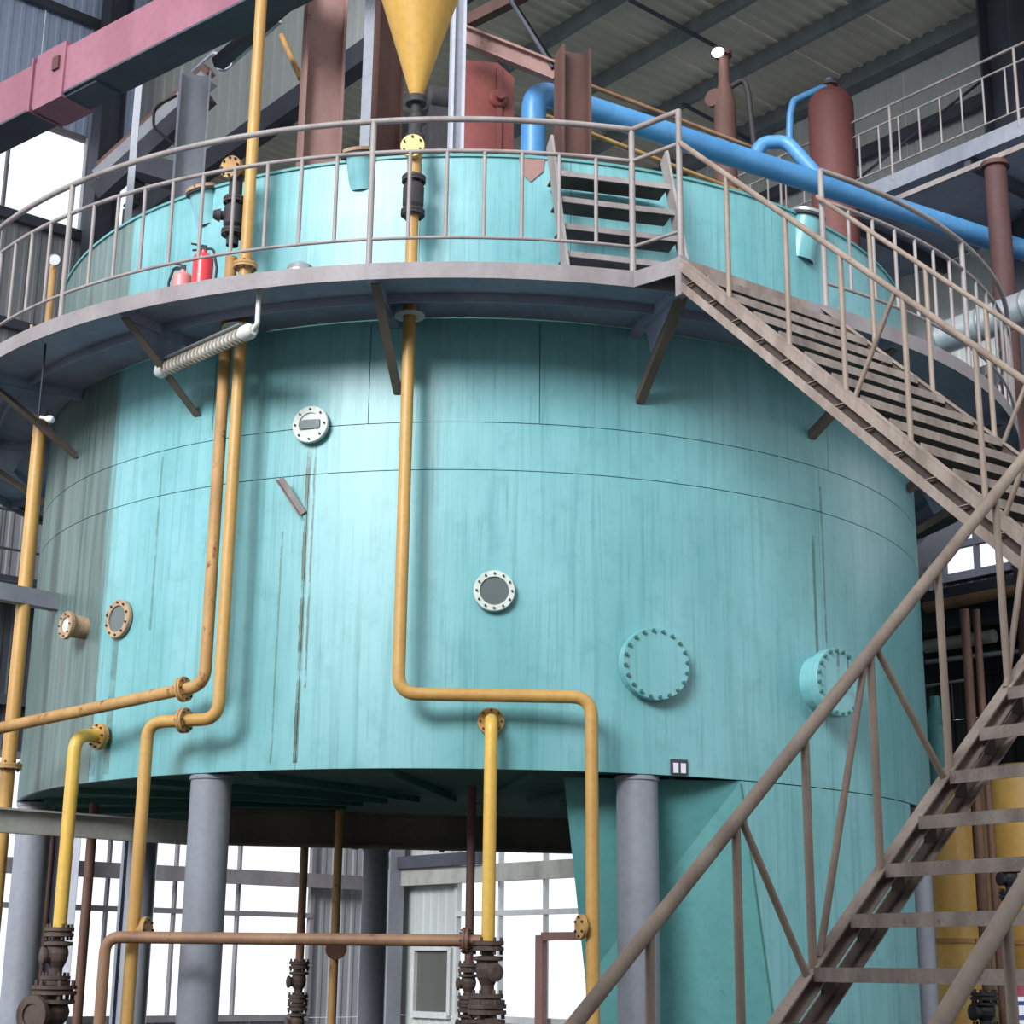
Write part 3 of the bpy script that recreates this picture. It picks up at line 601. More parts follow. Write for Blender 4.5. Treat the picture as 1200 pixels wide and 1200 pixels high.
# ============================================================ PIPEWORK IN FRONT OF THE TANK
def flange(par, c, ax, r, t=.018, mat='ochre', nb=8, gap=True):
    ax = V(ax).normalized(); c = V(c)
    k = [(0,-t-.002), (r,-t-.002), (r,-.002), (r*.9,-.002), (r*.9,.002), (r,.002), (r,t+.002), (0,t+.002)]
    o = MB().lathe(c, ax, k, 24).build('pipe_flange', mat, par)
    bolts(c + ax*(t+.002), ax, r*.8, nb, r*.08, r*.16, 'bolt_ring', 'dark_iron', o); bolts(c - ax*(t+.002), -ax, r*.8, nb, r*.08, r*.16, 'bolt_ring', 'dark_iron', o)
    return o
def pipe(name, label, pts, r, mat, rb=.12, cat='pipe', n=14, group=None):
    e = thing(name, label, cat, pts[-1] if pts[-1].z < pts[0].z else pts[0], group)
    MB().tube(bend(pts, rb), r, n).build('pipe_run', mat, e); return e
def gate_valve(par_name, label, p, h, r, wheel, mat='valve_iron', z_up=V((0,0,1)), wheel_on=False):
    """p: top of the valve; h: length down; wheel: sideways direction of the stem"""
    e = thing(par_name, label, 'valve', p - z_up*h); w = V(wheel).normalized(); c = p - z_up*(h*.5)
    MB().lathe(p, -z_up, [(0,0), (r*.8,0), (r*.8,h*.22), (r*1.9,h*.24), (r*1.9,h*.30), (r*1.3,h*.32), (r*1.5,h*.45), (r*1.35,h*.58), (r*.85,h*.72), (r*.85,h), (0,h)], 18).build('valve_body', mat, e)
    for f in (.06, .94):
        o = MB().lathe(p - z_up*(h*f), z_up, [(0,-.03), (r*2.0,-.03), (r*2.0,-.006), (r*1.7,-.006), (r*1.7,.006), (r*2.0,.006), (r*2.0,.03), (0,.03)], 18).build('valve_flange', mat, e)
        bolts(p - z_up*(h*f) + z_up*.03, z_up, r*1.65, 6, r*.2, r*.45, 'bolt_ring', mat, o); bolts(p - z_up*(h*f) - z_up*.03, -z_up, r*1.65, 6, r*.2, r*.45, 'bolt_ring', mat, o)
    b = MB().lathe(c, w, [(r*.9, 0), (r*.9, r*1.8), (r*1.15, r*1.8), (r*1.15, r*2.2), (r*.6, r*2.4), (r*.35, r*(5 if wheel_on else 2.4)), (0, r*(5 if wheel_on else 2.4))], 14).build('bonnet', mat, e)
    wc = c + w*(r*4.6); x = w.orthogonal().normalized(); y = w.cross(x)
    ring = [wc + (x*math.cos(2*math.pi*i/20) + y*math.sin(2*math.pi*i/20))*(r*2.1) for i in range(21)]
    hw_ = MB().tube(ring, r*.2, 6, False)
    for i in range(3): t = 2*math.pi*i/3; hw_.tube([wc, wc + (x*math.cos(t)+y*math.sin(t))*(r*2.1)], r*.14, 6)
    if wheel_on: hw_.build('handwheel', mat, e)
    elif par_name == 'globe_valve':
        MB().lathe(c, w, [(0, r*2.3), (r*1.7, r*2.3), (r*1.7, r*2.8), (r*1.0, r*2.8), (r*1.0, r*2.6), (0, r*2.6)], 18).build('end_flange', mat, e)
    return e
rp = 4.15
# A: the long centre pipe with the S-bend
pA = [on_tank(481, 300, rp), on_tank(480, 372, rp), on_tank(466, 813, rp), on_tank(693, 817, rp), on_tank(697, 1190, rp)]
aA = ang(pA[1]); top = pol(aA, rp, 6.72)
lowA = pol(ang(pA[4]), rp, .05)
eA = pipe('centre_pipe', 'yellow pipe at the tank centre bending right and down past the chute', [pol(aA, rp, on_tank(484, 250, rp).z), pol(aA, rp, pA[2].z), V(pA[3]), V((pA[3].x+.012, pA[3].y, .05))], .043, 'yellow', .13)
MB().lathe(pol(aA, rp, ZF+.01), (0,0,1), [(.05,-.012), (.105,-.012), (.105,.0), (.05,.0)], 24).build('floor_collar', 'white_paint', eA)
# its valve stack up to the yellow cone
zv1, zv2 = on_tank(484, 250, rp).z, on_tank(485, 211, rp).z
flange(eA, pol(aA, rp, zv1), (0,0,1), .085, mat='dark_iron'); flange(eA, pol(aA, rp, zv2), (0,0,1), .085, mat='dark_iron')
MB().lathe(pol(aA, rp, 0), (0,0,1), [(.05,zv1), (.075,zv1+.06), (.075,zv2-.06), (.05,zv2)], 16).build('check_body', 'dark_iron', eA)
MB().lathe(pol(aA, rp, 0), (0,0,1), [(.05,zv2), (.05,on_tank(482, 170, rp).z+.07), (0,on_tank(482, 170, rp).z+.07)], 16).build('tee_body', 'ochre', eA)
c_ = pol(aA, rp+.10, on_tank(482, 170, rp+.1).z)
o = MB().lathe(pol(aA, rp, c_.z), radial(aA), [(.06,-.02), (.06,.06), (.085,.06), (.085,.1), (0,.1)], 24).build('blind_flange', 'bright_yellow', eA); bolts(pol(aA, rp+.1, c_.z), radial(aA), .066, 6, .009, .012, 'bolt_ring', 'dark_iron', o)
zc = on_tank(489, 118, rp).z
MB().lathe(pol(aA, rp, 0), (0,0,1), [(.07,c_.z+.06), (.07,c_.z+.12), (.05,c_.z+.14), (.05,zc-.12), (.035,zc-.1), (.035,zc-.03), (.075,zc-.03), (.075,zc), (0,zc)], 18).build('valve_stack', 'dark_iron', eA)
# the yellow cone hopper above
cone = thing('cone_hopper', 'bright yellow conical hopper above the centre pipe', 'hopper', pol(aA, rp, zc))
MB().lathe(pol(aA, rp, 0), (0,0,1), [(.0,zc+.001), (.042,zc+.002), (.042,zc+.03), (.30,zc+.90), (.30,zc+1.6), (.28,zc+1.6), (0,zc+1.65)], 40).build('cone_shell', 'cone_yellow', cone)
MB().lathe(pol(aA, rp, 0), (0,0,1), [(.04,zc+.001), (.075,zc+.001), (.075,zc+.022), (.04,zc+.022)], 24).build('outlet_flange', 'dark_iron', cone)
tagc = on_tank(441, 60, rp+.05)

# B and C: the pair left of centre
aB, aC = rad(-115.2), rad(-113.3)
vB = on_tank(240, 795, rp); fB = on_tank(221, 804, rp)
fB = pol(aB, rp, fB.z); endB = on_plane(-70, 868, pol(aB, rp, 0), radial(aB))
eB = pipe('left_pipe', 'worn ochre pipe that turns left off the tank at two flanges', [pol(aB, rp, 6.52), pol(aB, rp, fB.z), pol(aB, rp, fB.z) + (endB - fB)], .043, 'ochre', .13)
dB = (endB - fB).normalized(); flange(eB, pol(aB, rp, fB.z) + dB*.17, dB, .085)
vC = on_tank(262, 842, rp+.02); zC = vC.z; fC = on_z(213, 838, zC); kC = on_z(180, 846, zC)
PC = pol(aC, rp+.02, zC); kC2 = PC + (kC - on_z(262, 842, zC))
eC = pipe('left_pipe', 'yellow pipe running from above the walkway down to the left foot of the tank', [pol(aC, rp+.02, 9.4), PC, kC2, V((kC2.x, kC2.y, .05))], .043, 'yellow', .12)
dC = (kC2 - PC).normalized(); flange(eC, PC + dC*.26, dC, .085)
flange(eC, pol(aC, rp+.02, on_tank(285, 314, rp).z), (0,0,1), .085)
MB().lathe(pol(aC, rp+.04, ZF+.01), (0,0,1), [(.05,-.012), (.13,-.012), (.13,.0), (.05,.0)], 24).build('floor_collar', 'white_paint', eC)
# valve stack on top of pipe B above the walkway
zb_ = on_tank(264, 275, rp).z
flange(eB, pol(aB, rp, zb_), (0,0,1), .085, mat='dark_iron'); zb2 = on_tank(266, 238, rp).z; flange(eB, pol(aB, rp, zb2), (0,0,1), .085, mat='dark_iron')
MB().lathe(pol(aB, rp, 0), (0,0,1), [(.045,zb_-.1), (.045,zb_+.02), (.075,zb_+.06), (.075,zb2-.06), (.05,zb2-.02), (.05,zb2+.22), (0,zb2+.22)], 16).build('check_body', 'dark_iron', eB)
MB().lathe((pol(aB, rp, zb2) + pol(aB, rp, zb_))/2, V((-1,-.3,0)), [(.035,0), (.035,.10), (.05,.10), (.03,.15), (0,.15)], 10).build('drain_plug', 'dark_iron', eB)
zf_ = on_tank(261, 205, rp).z
o = MB().lathe(pol(aB, rp, zf_), radial(aB), [(.06,-.05), (.06,.05), (.085,.05), (.085,.09), (0,.09)], 24).build('blind_flange', 'ochre', eB); bolts(pol(aB, rp+.09, zf_), radial(aB), .07, 8, .01, .015, 'bolt_ring', 'dark_iron', o)

# D: nozzle pipe on the left flank, with valve
pD = on_tank(124, 864, R); aD = ang(pD); zD = pD.z
q1 = pol(aD, R+.25, zD)
eD = pipe('nozzle_pipe', 'yellow elbow pipe flanged to the grimed left flank of the tank', [pol(aD, R-.06, zD), q1, V((q1.x, q1.y, 1.83))], .047, 'bright_yellow', .13)
flange(eD, pol(aD, R+.06, zD), radial(aD), .095, mat='yellow')
gate_valve('gate_valve', 'dark rusty gate valve under the yellow elbow pipe at bottom left', V((q1.x, q1.y, 1.83)), .36, .05, V((-.9,-.6,0)))
gate_valve('globe_valve', 'round rusty valve body at the bottom left corner', V((q1.x, q1.y, 1.45)), .36, .075, V((-.5,-1,0)))
# E: far left riser
pE = on_y(33, 650, 12.3)
eE = pipe('left_riser', 'yellow riser pipe at the far left edge, flanged near the tank bottom', [V((pE.x, pE.y, 5.86)), V((pE.x, pE.y, .05))], .055, 'yellow')
flange(eE, V((pE.x, pE.y, on_y(8, 898, 12.3).z)), (0,0,1), .1, mat='ochre')
# F: centre nozzle pipe with valve
pF = on_tank(575, 846, R); aF = ang(pF); zF_ = pF.z; q1 = pol(aF, R+.16, zF_)
eF = pipe('nozzle_pipe', 'bright yellow elbow pipe flanged to the tank below the S-bend', [pol(aF, R-.02, zF_), q1, V((q1.x, q1.y, 1.76))], .043, 'bright_yellow', .1)
flange(eF, pol(aF, R+.025, zF_), radial(aF), .088, mat='yellow')
gate_valve('gate_valve', 'dark rusty gate valve under the bright yellow centre elbow pipe', V((q1.x, q1.y, 1.76)), .36, .05, V((.5,-1,0)))
gate_valve('globe_valve', 'rusty valve with an open round flange at the bottom centre', V((q1.x, q1.y, 1.38)), .34, .06, V((.15,-1,0)))
# G: the tan cross pipe near the bottom
zG = on_y(300, 1100, 10.75).z
g0, g1 = on_y(124, 1100, 10.85), V((q1.x, q1.y + .0, 0)); g0.z = zG; g1.z = zG
eG = pipe('cross_pipe', 'tan horizontal pipe crossing between the legs at the bottom', [V((g0.x, g0.y, .05)), g0, g1 - (g1-g0).normalized()*.04], .038, 'tan_pipe', .1)
flange(eG, g1 - (g1-g0).normalized()*.14, g1-g0, .08, mat='brown_pipe')
# flange stubs on other pipes
pc = V((kC2.x, kC2.y, on_y(180, 1090, kC2.y).z)); o = MB().lathe(pc + V((.0,.0,0)), V((1,-.2,0)), [(.03,0), (.03,.07), (.085,.07), (.085,.1), (0,.1)], 20).build('branch_flange', 'ochre', eC)
bolts(pc + V((.1,-.02,0)), V((1,-.2,0)), .065, 8, .008, .012, 'bolt_ring', 'dark_iron', o)
pc = V((pA[3].x, pA[3].y, on_y(682, 1086, pA[3].y).z)); o = MB().lathe(pc, V((-1,-.4,0)), [(.03,0), (.03,.06), (.075,.06), (.075,.085), (0,.085)], 20).build('branch_flange', 'ochre', eA)
bolts(pc + V((-1,-.4,0)).normalized()*.085, V((-1,-.4,0)), .058, 6, .008, .012, 'bolt_ring', 'dark_iron', o)
# thin brown and tan risers behind the legs
def riser(px, py, Y, z1, r, mat, label, px2=None):
    p = on_y(px, py, Y); e = thing('riser_pipe', label, 'pipe', (p.x, p.y, .02), 'thin risers under the tank')
    MB().tube([(p.x, p.y, .02), (p.x, p.y, z1/2), (p.x, p.y, z1)], r, 10).build('pipe_run', mat, e); return e, p
riser(98, 1100, 13.2, 2.84, .04, 'brown_pipe', 'brown riser pipe just right of the left gate valve')
riser(55, 1050, 14.0, 2.84, .035, 'dark_rust', 'thin dark rusty riser right beside the far left leg')
e_, p_ = riser(354, 1060, 14.0, 2.84, .035, 'tan_pipe', 'left one of two tan risers under the tank, with a valve')
gate_valve('gate_valve', 'slim rusty valve on the left tan riser under the tank', V((p_.x, p_.y, 1.63)), .3, .042, V((-1,-.4,0))); gate_valve('gate_valve', 'lower slim rusty valve on the left tan riser under the tank', V((p_.x, p_.y, 1.30)), .3, .042, V((-1,-.4,0)))
e_, p_ = riser(394, 1060, 13.6, 2.84, .035, 'ochre', 'right one of two tan risers under the tank')
MB().lathe(V((p_.x, p_.y, on_y(400, 1112, 13.6).z)), V((.3,-1,0)), [(.03,0), (.03,.05), (.085,.05), (.085,.08), (0,.08)], 18).build('branch_flange', 'brown_pipe', e_)
e_, p_ = riser(551, 1040, 11.6, 2.84, .03, 'dark_rust', 'dark rusty riser close behind the bright yellow centre pipe')
gate_valve('gate_valve', 'slim dark valve beside the centre gate valve', V((p_.x, p_.y, 1.62)), .24, .036, V((-1,-.2,0))); gate_valve('gate_valve', 'lower slim dark valve beside the centre gate valve', V((p_.x, p_.y, 1.36)), .26, .036, V((-1,-.2,0)))

# ============================================================ THINGS ON AND UNDER THE WALKWAY
paint('guard', srgb(196,186,174), srgb(170,160,150), None, rough=.5)
zL = 5.70; l0, l1 = on_z(190, 434, zL), on_z(291, 389, zL); dl = (l1-l0).normalized(); LL = (l1-l0).length
lamp = thing('tube_lamp', 'caged white tube lamp hung under the walkway edge', 'lamp', (l0+l1)/2)
MB().tube([l0, l1], .036, 14).build('tube', 'tube_glass', lamp)
mb = MB()
for i in range(22): mb.lathe(l0 + dl*(.05 + (LL-.1)*i/21), dl, [(.038,-.007), (.052,-.007), (.052,.007), (.038,.007)], 14)
mb.build('guard_rings', 'guard', lamp)
for p, s_ in ((l0, -1), (l1, 1)): MB().lathe(p, dl*s_, [(.055,-.05), (.055,.02), (.035,.06), (0,.06)], 16).build('end_cap', 'white_paint', lamp)
MB().bar(l0 + V((0,0,.062)) + dl*.05, l1 + V((0,0,.062)) - dl*.05, .09, .012, dl.cross(V((0,0,1)))).build('reflector', 'zinc', lamp)
MB().tube(bend([l1 + dl*.05, l1 + dl*.10 + V((0,0,.03)), l1 + dl*.10 + V((0,0,ZD-.03-zL))], .03), .018, 8).build('hanger', 'white_paint', lamp)
MB().tube([l0 + dl*.2 + V((0,0,.06)), l0 + dl*.2 + V((0,0,ZD-.03-zL))], .006, 6).build('hanger_rod', 'zinc', lamp)
MB().bar(l1 + dl*.10 + V((-.06,0,ZD-.04-zL)), l1 + dl*.10 + V((.06,0,ZD-.04-zL)), .04, .02, V((0,1,0))).build('hanger_foot', 'white_paint', lamp)

def extinguisher(label, p, r, h, mat, hose_dir):
    e = thing('fire_extinguisher', label, 'extinguisher', p, 'fire extinguishers')
    MB().lathe(p, (0,0,1), [(0,0), (r,0), (r,h*.88), (r*.85,h*.95), (r*.3,h), (r*.3,h+.02), (0,h+.02)], 24).build('cylinder', mat, e)
    t = p + V((0,0,h+.02))
    MB().box(t + V((0,0,.015)), .035, .03, .03).build('valve_head', 'dark_iron', e)
    MB().bar(t + V((.02,0,.035)), t + V((-.09,-.01,.05)), .018, .008, V((0,1,0))).build('squeeze_lever', 'black_rubber', e)
    MB().bar(t + V((.02,0,.015)), t + V((-.08,-.01,.0)), .018, .008, V((0,1,0))).build('carry_handle', 'black_rubber', e)
    s_ = V(hose_dir)
    MB().tube(bend([t + V((0,0,.015)), t + s_*(r*.9) + V((0,0,.02)), t + s_*(r*1.35) + V((0,0,-h*.35)), t + s_*(r*1.25) + V((0,0,-h*.85))], .05), .009, 8).build('hose', 'black_rubber', e)
p = on_tank(237, 325, 4.50); p = pol(ang(p), 4.50, ZD); extinguisher('red fire extinguisher standing upright on the walkway behind the railing', p, .072, .36, 'ext_red', V((1,0,0)))
p = on_tank(214, 325, 4.42); p = pol(ang(p), 4.42, ZD); extinguisher('pale faded fire extinguisher left of the red one', p, .068, .29, 'ext_pale', V((-1,-.2,0)))
p = on_tank(352, 316, 4.6); p = pol(ang(p), 4.6, ZD)
tag(MB().lathe(p, (0,0,1), [(0,0), (.1,0), (.1,.06), (.085,.10), (.04,.125), (0,.13)], 20).build('vent_cap', 'zinc'), 'low round grey cap on the walkway right of the ochre flange', 'cap')
p = on_tank(61, 330, 4.3); p = pol(ang(p), 4.3, ZD); ga = thing('pressure_gauge', 'white dial gauge on an ochre valve stub at the left of the walkway', 'gauge', p)
zg = on_tank(61, 306, 4.3).z
MB().tube([p, V((p.x, p.y, zg-.06))], .03, 10).build('stub_pipe', 'ochre', ga)
MB().lathe(V((p.x, p.y, ZD+.16)), (0,0,1), [(0,0), (.055,0), (.07,.05), (.055,.1), (0,.1)], 14).build('valve_body', 'ochre', ga)
MB().tube([V((p.x-.02, p.y, ZD+.2)), V((p.x-.11, p.y-.05, ZD+.2)), V((p.x-.11, p.y-.05, ZD+.36))], .014, 8).build('lever', 'nozzle_tan', ga)
w = V((.25,-1,-.35)).normalized()
MB().lathe(V((p.x, p.y, zg)), w, [(0,-.02), (.056,-.02), (.056,.02), (.048,.02), (.048,.014)], 20).build('gauge_case', 'dark_iron', ga)
MB().lathe(V((p.x, p.y, zg)), w, [(.05,.012), (0,.0125)], 20).build('dial', 'sign_white', ga)

bp_ = on_tank(57, 491, 4.55); bl_ = thing('bulb_lamp', 'small white bulb hanging under the walkway at far left', 'lamp', bp_)
MB().lathe(bp_, V((.9,-.2,-.25)), [(0,.045), (.022,.036), (.03,.014), (.022,-.014), (.013,-.03), (.013,-.07), (0,-.07)], 16).build('bulb', 'sign_white', bl_)
MB().tube([bp_ - V((.08,-.02,-.02)), V((bp_.x-.08, bp_.y+.02, ZD-.03))], .008, 6).build('drop_cord', 'black_rubber', bl_)
# ============================================================ DRIVE FRAME ON TOP OF THE TANK
ZTop = ZT + .07
def upv(p, z): return V((p.x, p.y, z))
def post_(name, label, p, z1, poly, side, mat, cat='column'):
    return tag(MB().prof(upv(p, ZTop), upv(p, z1), poly, side).build(name, mat), label, cat)
p = on_y(378, 90, 13.4); hcol('drive_column', 'broad rust-brown steel column left of the yellow cone', p, .22, .37, ZTop, 12.6, V((1,.32,0)), 'rust_steel')
p = on_y(425, 80, 12.6); post_('angle_post', 'thin pale grey angle post beside the brown column', p, 11.6, lprof(.085,.085,.01), V((1,.1,0)), 'steel_grey', 'post')
p = on_y(452, 80, 14.8); hcol('drive_column', 'dull red-brown column half hidden behind the yellow cone', p, .25, .30, ZTop, 12.8, V((1,.5,0)), 'dark_rust')
p = on_y(536, 80, 12.4); hcol('channel_post', 'pale grey channel post right of the yellow cone', p, .10, .12, ZTop, 11.6, V((1,.25,0)), 'pale_steel', 'post', 'steel_grey')
p = on_y(671, 120, 12.5); hcol('drive_column', 'dark rusty column standing in front of the long blue pipe', p, .22, .265, ZTop, on_y(670, 62, 12.5).z, V((1,.3,0)), 'dark_rust')
# gearbox
gb = thing('gearbox', 'red gearbox with a round boss on top of the tank', 'gearbox', upv(on_y(576, 170, 13.2), ZTop))
gx = V((.97,.24,0)).normalized(); gy = V((-.24,.97,0)); c = on_y(572, 120, 13.2); ztg = on_y(575, 72, 13.2).z
gp = [(-.24, ZTop), (.24, ZTop), (.24, ztg-.13), (.08, ztg), (-.24, ztg-.02)]
MB().add([V((c.x, c.y, 0)) + gx*a + gy*b + V((0,0,z)) for b in (0,.6) for a, z in gp], [[0,1,2,3,4],[9,8,7,6,5]] + [[i,(i+1)%5,5+(i+1)%5,5+i] for i in range(5)]).build('housing', 'red_oxide', gb)
hb = on_plane(584, 117, V((c.x, c.y, 0)), gy); MB().lathe(hb, -gy, [(.09,0), (.09,.03), (.075,.05), (.045,.05), (.045,.11), (0,.11)], 20).build('bearing_boss', 'red_oxide', gb)
MB().box(V((c.x, c.y, ZTop+.04)) + gy*.29, .60, .66, .08, (gx, gy, V((0,0,1)))).build('base_flange', 'red_oxide', gb)
MB().box(V((c.x, c.y, (ZTop+ztg)/2)) + gx*.10 - gy*.01, .05, .03, ztg-ZTop-.12, (gx, gy, V((0,0,1)))).build('rib', 'red_oxide', gb)
c = on_y(492, 150, 13.9); tag(MB().prof(upv(c, ZTop+.12) - gx*.42, upv(c, ZTop+.12) + gx*.40, [(-.25,-.12),(.25,-.12),(.25,.2),(.12,.30),(-.12,.30),(-.25,.2)], gy).build('machine_plinth', 'red_oxide'), 'low red drive base behind the valve stack under the cone', 'machine base')
c = on_y(515, 118, 13.2); mo = thing('drive_motor', 'dark drive motor peeking out right of the yellow cone', 'motor', upv(c, ZTop + .3))
MB().lathe(upv(c, c.z), gx, [(0,-.12), (.10,-.12), (.13,-.09), (.13,.12), (.10,.15), (0,.15)], 20).build('motor_case', 'dark_iron', mo)
MB().box(upv(c, (ZTop+.3+c.z)/2), .2, .16, c.z-ZTop-.3, (gx, gy, V((0,0,1)))).build('motor_foot', 'dark_iron', mo)
b0, b1 = on_y(540, 40, 12.9), on_y(656, 87, 12.6)
tag(MB().prof(b0, b1, iprof(.12,.16,.012,.02), (b1-b0).cross(V((0,0,1)))).build('brace_beam', 'rust_steel'), 'rust-brown beam sloping from the cone to the dark rusty column', 'beam')
b0, b1 = on_y(540, 30, 14.8), on_y(615, -8, 14.4)
tag(MB().bar(b0, b1, .12, .12, V((0,1,0))).build('brace_beam', 'dark_rust'), 'dark diagonal beam above the rust-brown sloping beam', 'beam')
tag(MB().tube([on_y(598, 0, 13.0), on_y(648, 80, 12.6)], .02, 6).build('tie_rod', 'steel_dark'), 'thin dark tie rod running down to the dark rusty column', 'rod')
# left: a pipe bracket and hangers near the red girder
b0, b1 = on_y(330, 42, 14.4), on_y(352, 92, 14.0)
tag(MB().tube([b0, b1], .03, 8).build('hanger_rod', 'ochre'), 'short ochre rod left of the broad rust-brown column', 'rod')
b0, b1 = on_y(255, 75, 14.2), on_y(352, -10, 13.4)
tag(MB().bar(b0, b1, .12, .1, V((0,1,0))).build('conveyor_strut', 'steel_dark'), 'dark strut rising to the top left of the broad brown column', 'strut')

# blue pipe
dirB = V((.857,.515,0)); q = on_y(650, 114, 13.1); zBl = q.z; f0 = q - dirB*.22
bl = pipe('blue_pipe', 'long thick blue pipe from the dark rusty column to the right edge', [upv(f0, ZTop), f0, f0 + dirB*8.45], .112, 'blue', .2, n=20)
q = on_plane(893, 176, f0, dirB.cross(V((0,0,1))))
u = (q - f0).dot(dirB); base_ = f0 + dirB*(u+.35)
MB().tube(bend([on_y(884, 184, 14.9), on_y(893, 167, 14.9), on_y(922, 166, 14.9), on_y(958, 206, 14.75)], .16), .07, 14).build('branch', 'blue', bl)
for q0, q1, Y0, Y1, lb, mt in (((690, 100), (895, 178), 14.2, 15.2, 'thin tan conduit above the long blue pipe', 'tan_pipe'), ((640, 136), (870, 226), 13.6, 14.8, 'thin ochre conduit below the long blue pipe', 'ochre')):
    tag(MB().tube([on_y(*q0, Y0), on_y(*q1, Y1)], .022, 8).build('conduit', mt), lb, 'conduit')

# ============================================================ BEHIND AND RIGHT OF THE TANK
def floor_leg(e, p, z0, z1, r, mat, nm='leg'): MB().tube([V((p.x, p.y, z0)), V((p.x, p.y, z1))], r, 10).build(nm, mat, e)
c = on_y(850, 150, 17.0); e = thing('cyclone_vessel', 'narrow red-brown vessel with a bottle neck behind the blue pipe', 'vessel', upv(c, ZTop))
zt_, zn, z0_ = on_y(850, 118, 17).z, on_y(849, 62, 17).z, 7.0
MB().lathe(upv(c, 0), (0,0,1), [(0,ZTop-.02), (.13,ZTop-.02), (.13,zt_-.08), (.11,zt_+.05), (.07,zt_+.22), (.065,zn-.05), (.10,zn-.05), (.10,zn), (0,zn)], 24).build('vessel_shell', 'dark_rust', e)
MB().lathe(on_y(838, 116, 17), V((-.6,-.8,0)), [(.05,-.12), (.05,.0), (.11,.0), (.11,.05), (0,.05)], 18).build('side_nozzle', 'dark_rust', e)
g0 = on_y(856, 102, 17); MB().tube(bend([g0, on_y(872, 92, 17), on_y(877, 110, 17), on_y(884, 172, 17)], .08), .035, 10).build('down_pipe', 'dark_iron', e)
c2 = on_y(841, 60, 16.9); l2 = thing('bell_lamp', 'small bright white bell lamp at the top of the red-brown vessel', 'lamp', c2)
m = bpy.data.materials.new('lamp_glow'); m.use_nodes = True; em = m.node_tree.nodes['Principled BSDF']; em.inputs['Emission Color'].default_value = (1,1,1,1); em.inputs['Emission Strength'].default_value = 3.0; MAT['lamp_glow'] = m
MB().lathe(c2, V((.1,-.35,-1)), [(0,-.06), (.04,-.06), (.09,.02), (.085,.02), (.03,-.03)], 18).build('shade', 'dark_iron', l2)
MB().lathe(c2, V((.1,-.35,-1)), [(0,.06), (.05,.045), (.075,.02), (.0,.015)], 16).build('bulb', 'lamp_glow', l2)
MB().tube([c2 + V((0,0,.05)), V((c2.x+.05, c2.y+.08, zn))], .014, 6).build('lamp_arm', 'dark_iron', l2)
c = on_y(975, 160, 18.05); e = thing('receiver_tank', 'upright red domed tank with a thin blue pipe on top', 'tank', upv(c, 0))
zd = on_y(975, 106, 18.05).z
MB().lathe(upv(c, 0), (0,0,1), [(0,.01), (.278,.01), (.278,zd-.22), (.257,zd-.13), (.19,zd-.05), (.10,zd-.01), (0,zd)], 32).build('vessel_shell', 'receiver_red', e)
MB().lathe(upv(c, 0), (0,0,1), [(.06,zd-.02), (.06,zd+.06), (.10,zd+.06), (.10,zd+.10), (0,zd+.10)], 18).build('top_flange', 'dark_rust', e)
MB().tube(bend([upv(c, zd+.08), upv(c, zd+.16), on_y(968, 101, 18.05), on_y(930, 118, 18.05), on_y(926, 134, 18.05), on_y(925, 175, 18.05)], .07), .045, 12).build('blue_loop', 'blue', e)
# high walkway along the right wall
OFF = 2.35
def rw(x, y): return on_plane(x, y, K - NR*OFF, NR)
a_, b_ = rw(1120, 182), None; zW = a_.z
hw = thing('wall_walkway', 'grey walkway high on the right wall with a thin railing', 'walkway', wpos(0, 9, zW, .7))
MB().box(wpos(0, 13.2, zW, 1.195), 10.4, 2.27, .05, (DR, NR, V((0,0,1)))).build('deck_plate', 'deck_under', hw)
MB().bar(wpos(0, 8.0, zW, OFF), wpos(0, 18.4, zW, OFF), .02, .2, NR).build('fascia_plate', 'steel_grey', hw)
for i in range(6): MB().bar(wpos(0, 8.4+1.9*i, zW-.12, .06), wpos(0, 8.4+1.9*i, zW-.12, OFF-.02), .08, .14, DR).build('cantilever_beam', 'steel_dark', hw)
us = [(rw(x, y) - K).dot(DR) for x, y in ((960, 160), (979, 175), (998, 185))]
for dz, r in ((1.0, .018), (.80, .014), (.22, .012)): MB().tube([wpos(0, 8.0, zW+dz, OFF), wpos(0, 18.4, zW+dz, OFF)], r, 6).build('rail_tube', 'rail', hw)
for i in range(36): upright('baluster', wpos(0, 8.0+.29*i, zW+.22, OFF), wpos(0, 8.0+.29*i, zW+.8, OFF), .0125, 'rail', hw)
for i in range(7): upright('post', wpos(0, 8.0+1.7*i, zW+.02, OFF), wpos(0, 8.0+1.7*i, zW+1.0, OFF), .018, 'rail', hw)
tag(MB().tube([on_plane(1005, 210, K-NR*1.3, NR), on_plane(1150, 95, K-NR*.15, NR)], .02, 6).build('wall_brace', 'steel_dark'), 'thin diagonal rod against the pale upper right wall', 'rod')
b0, b1 = on_plane(1040, 238, K-NR*3.1, NR), on_plane(1215, 165, K-NR*3.1, NR)
tag(MB().bar(b0, b1, .05, .06, NR).build('cable_tray', 'rail'), 'thin pale beam under the high wall walkway', 'beam')
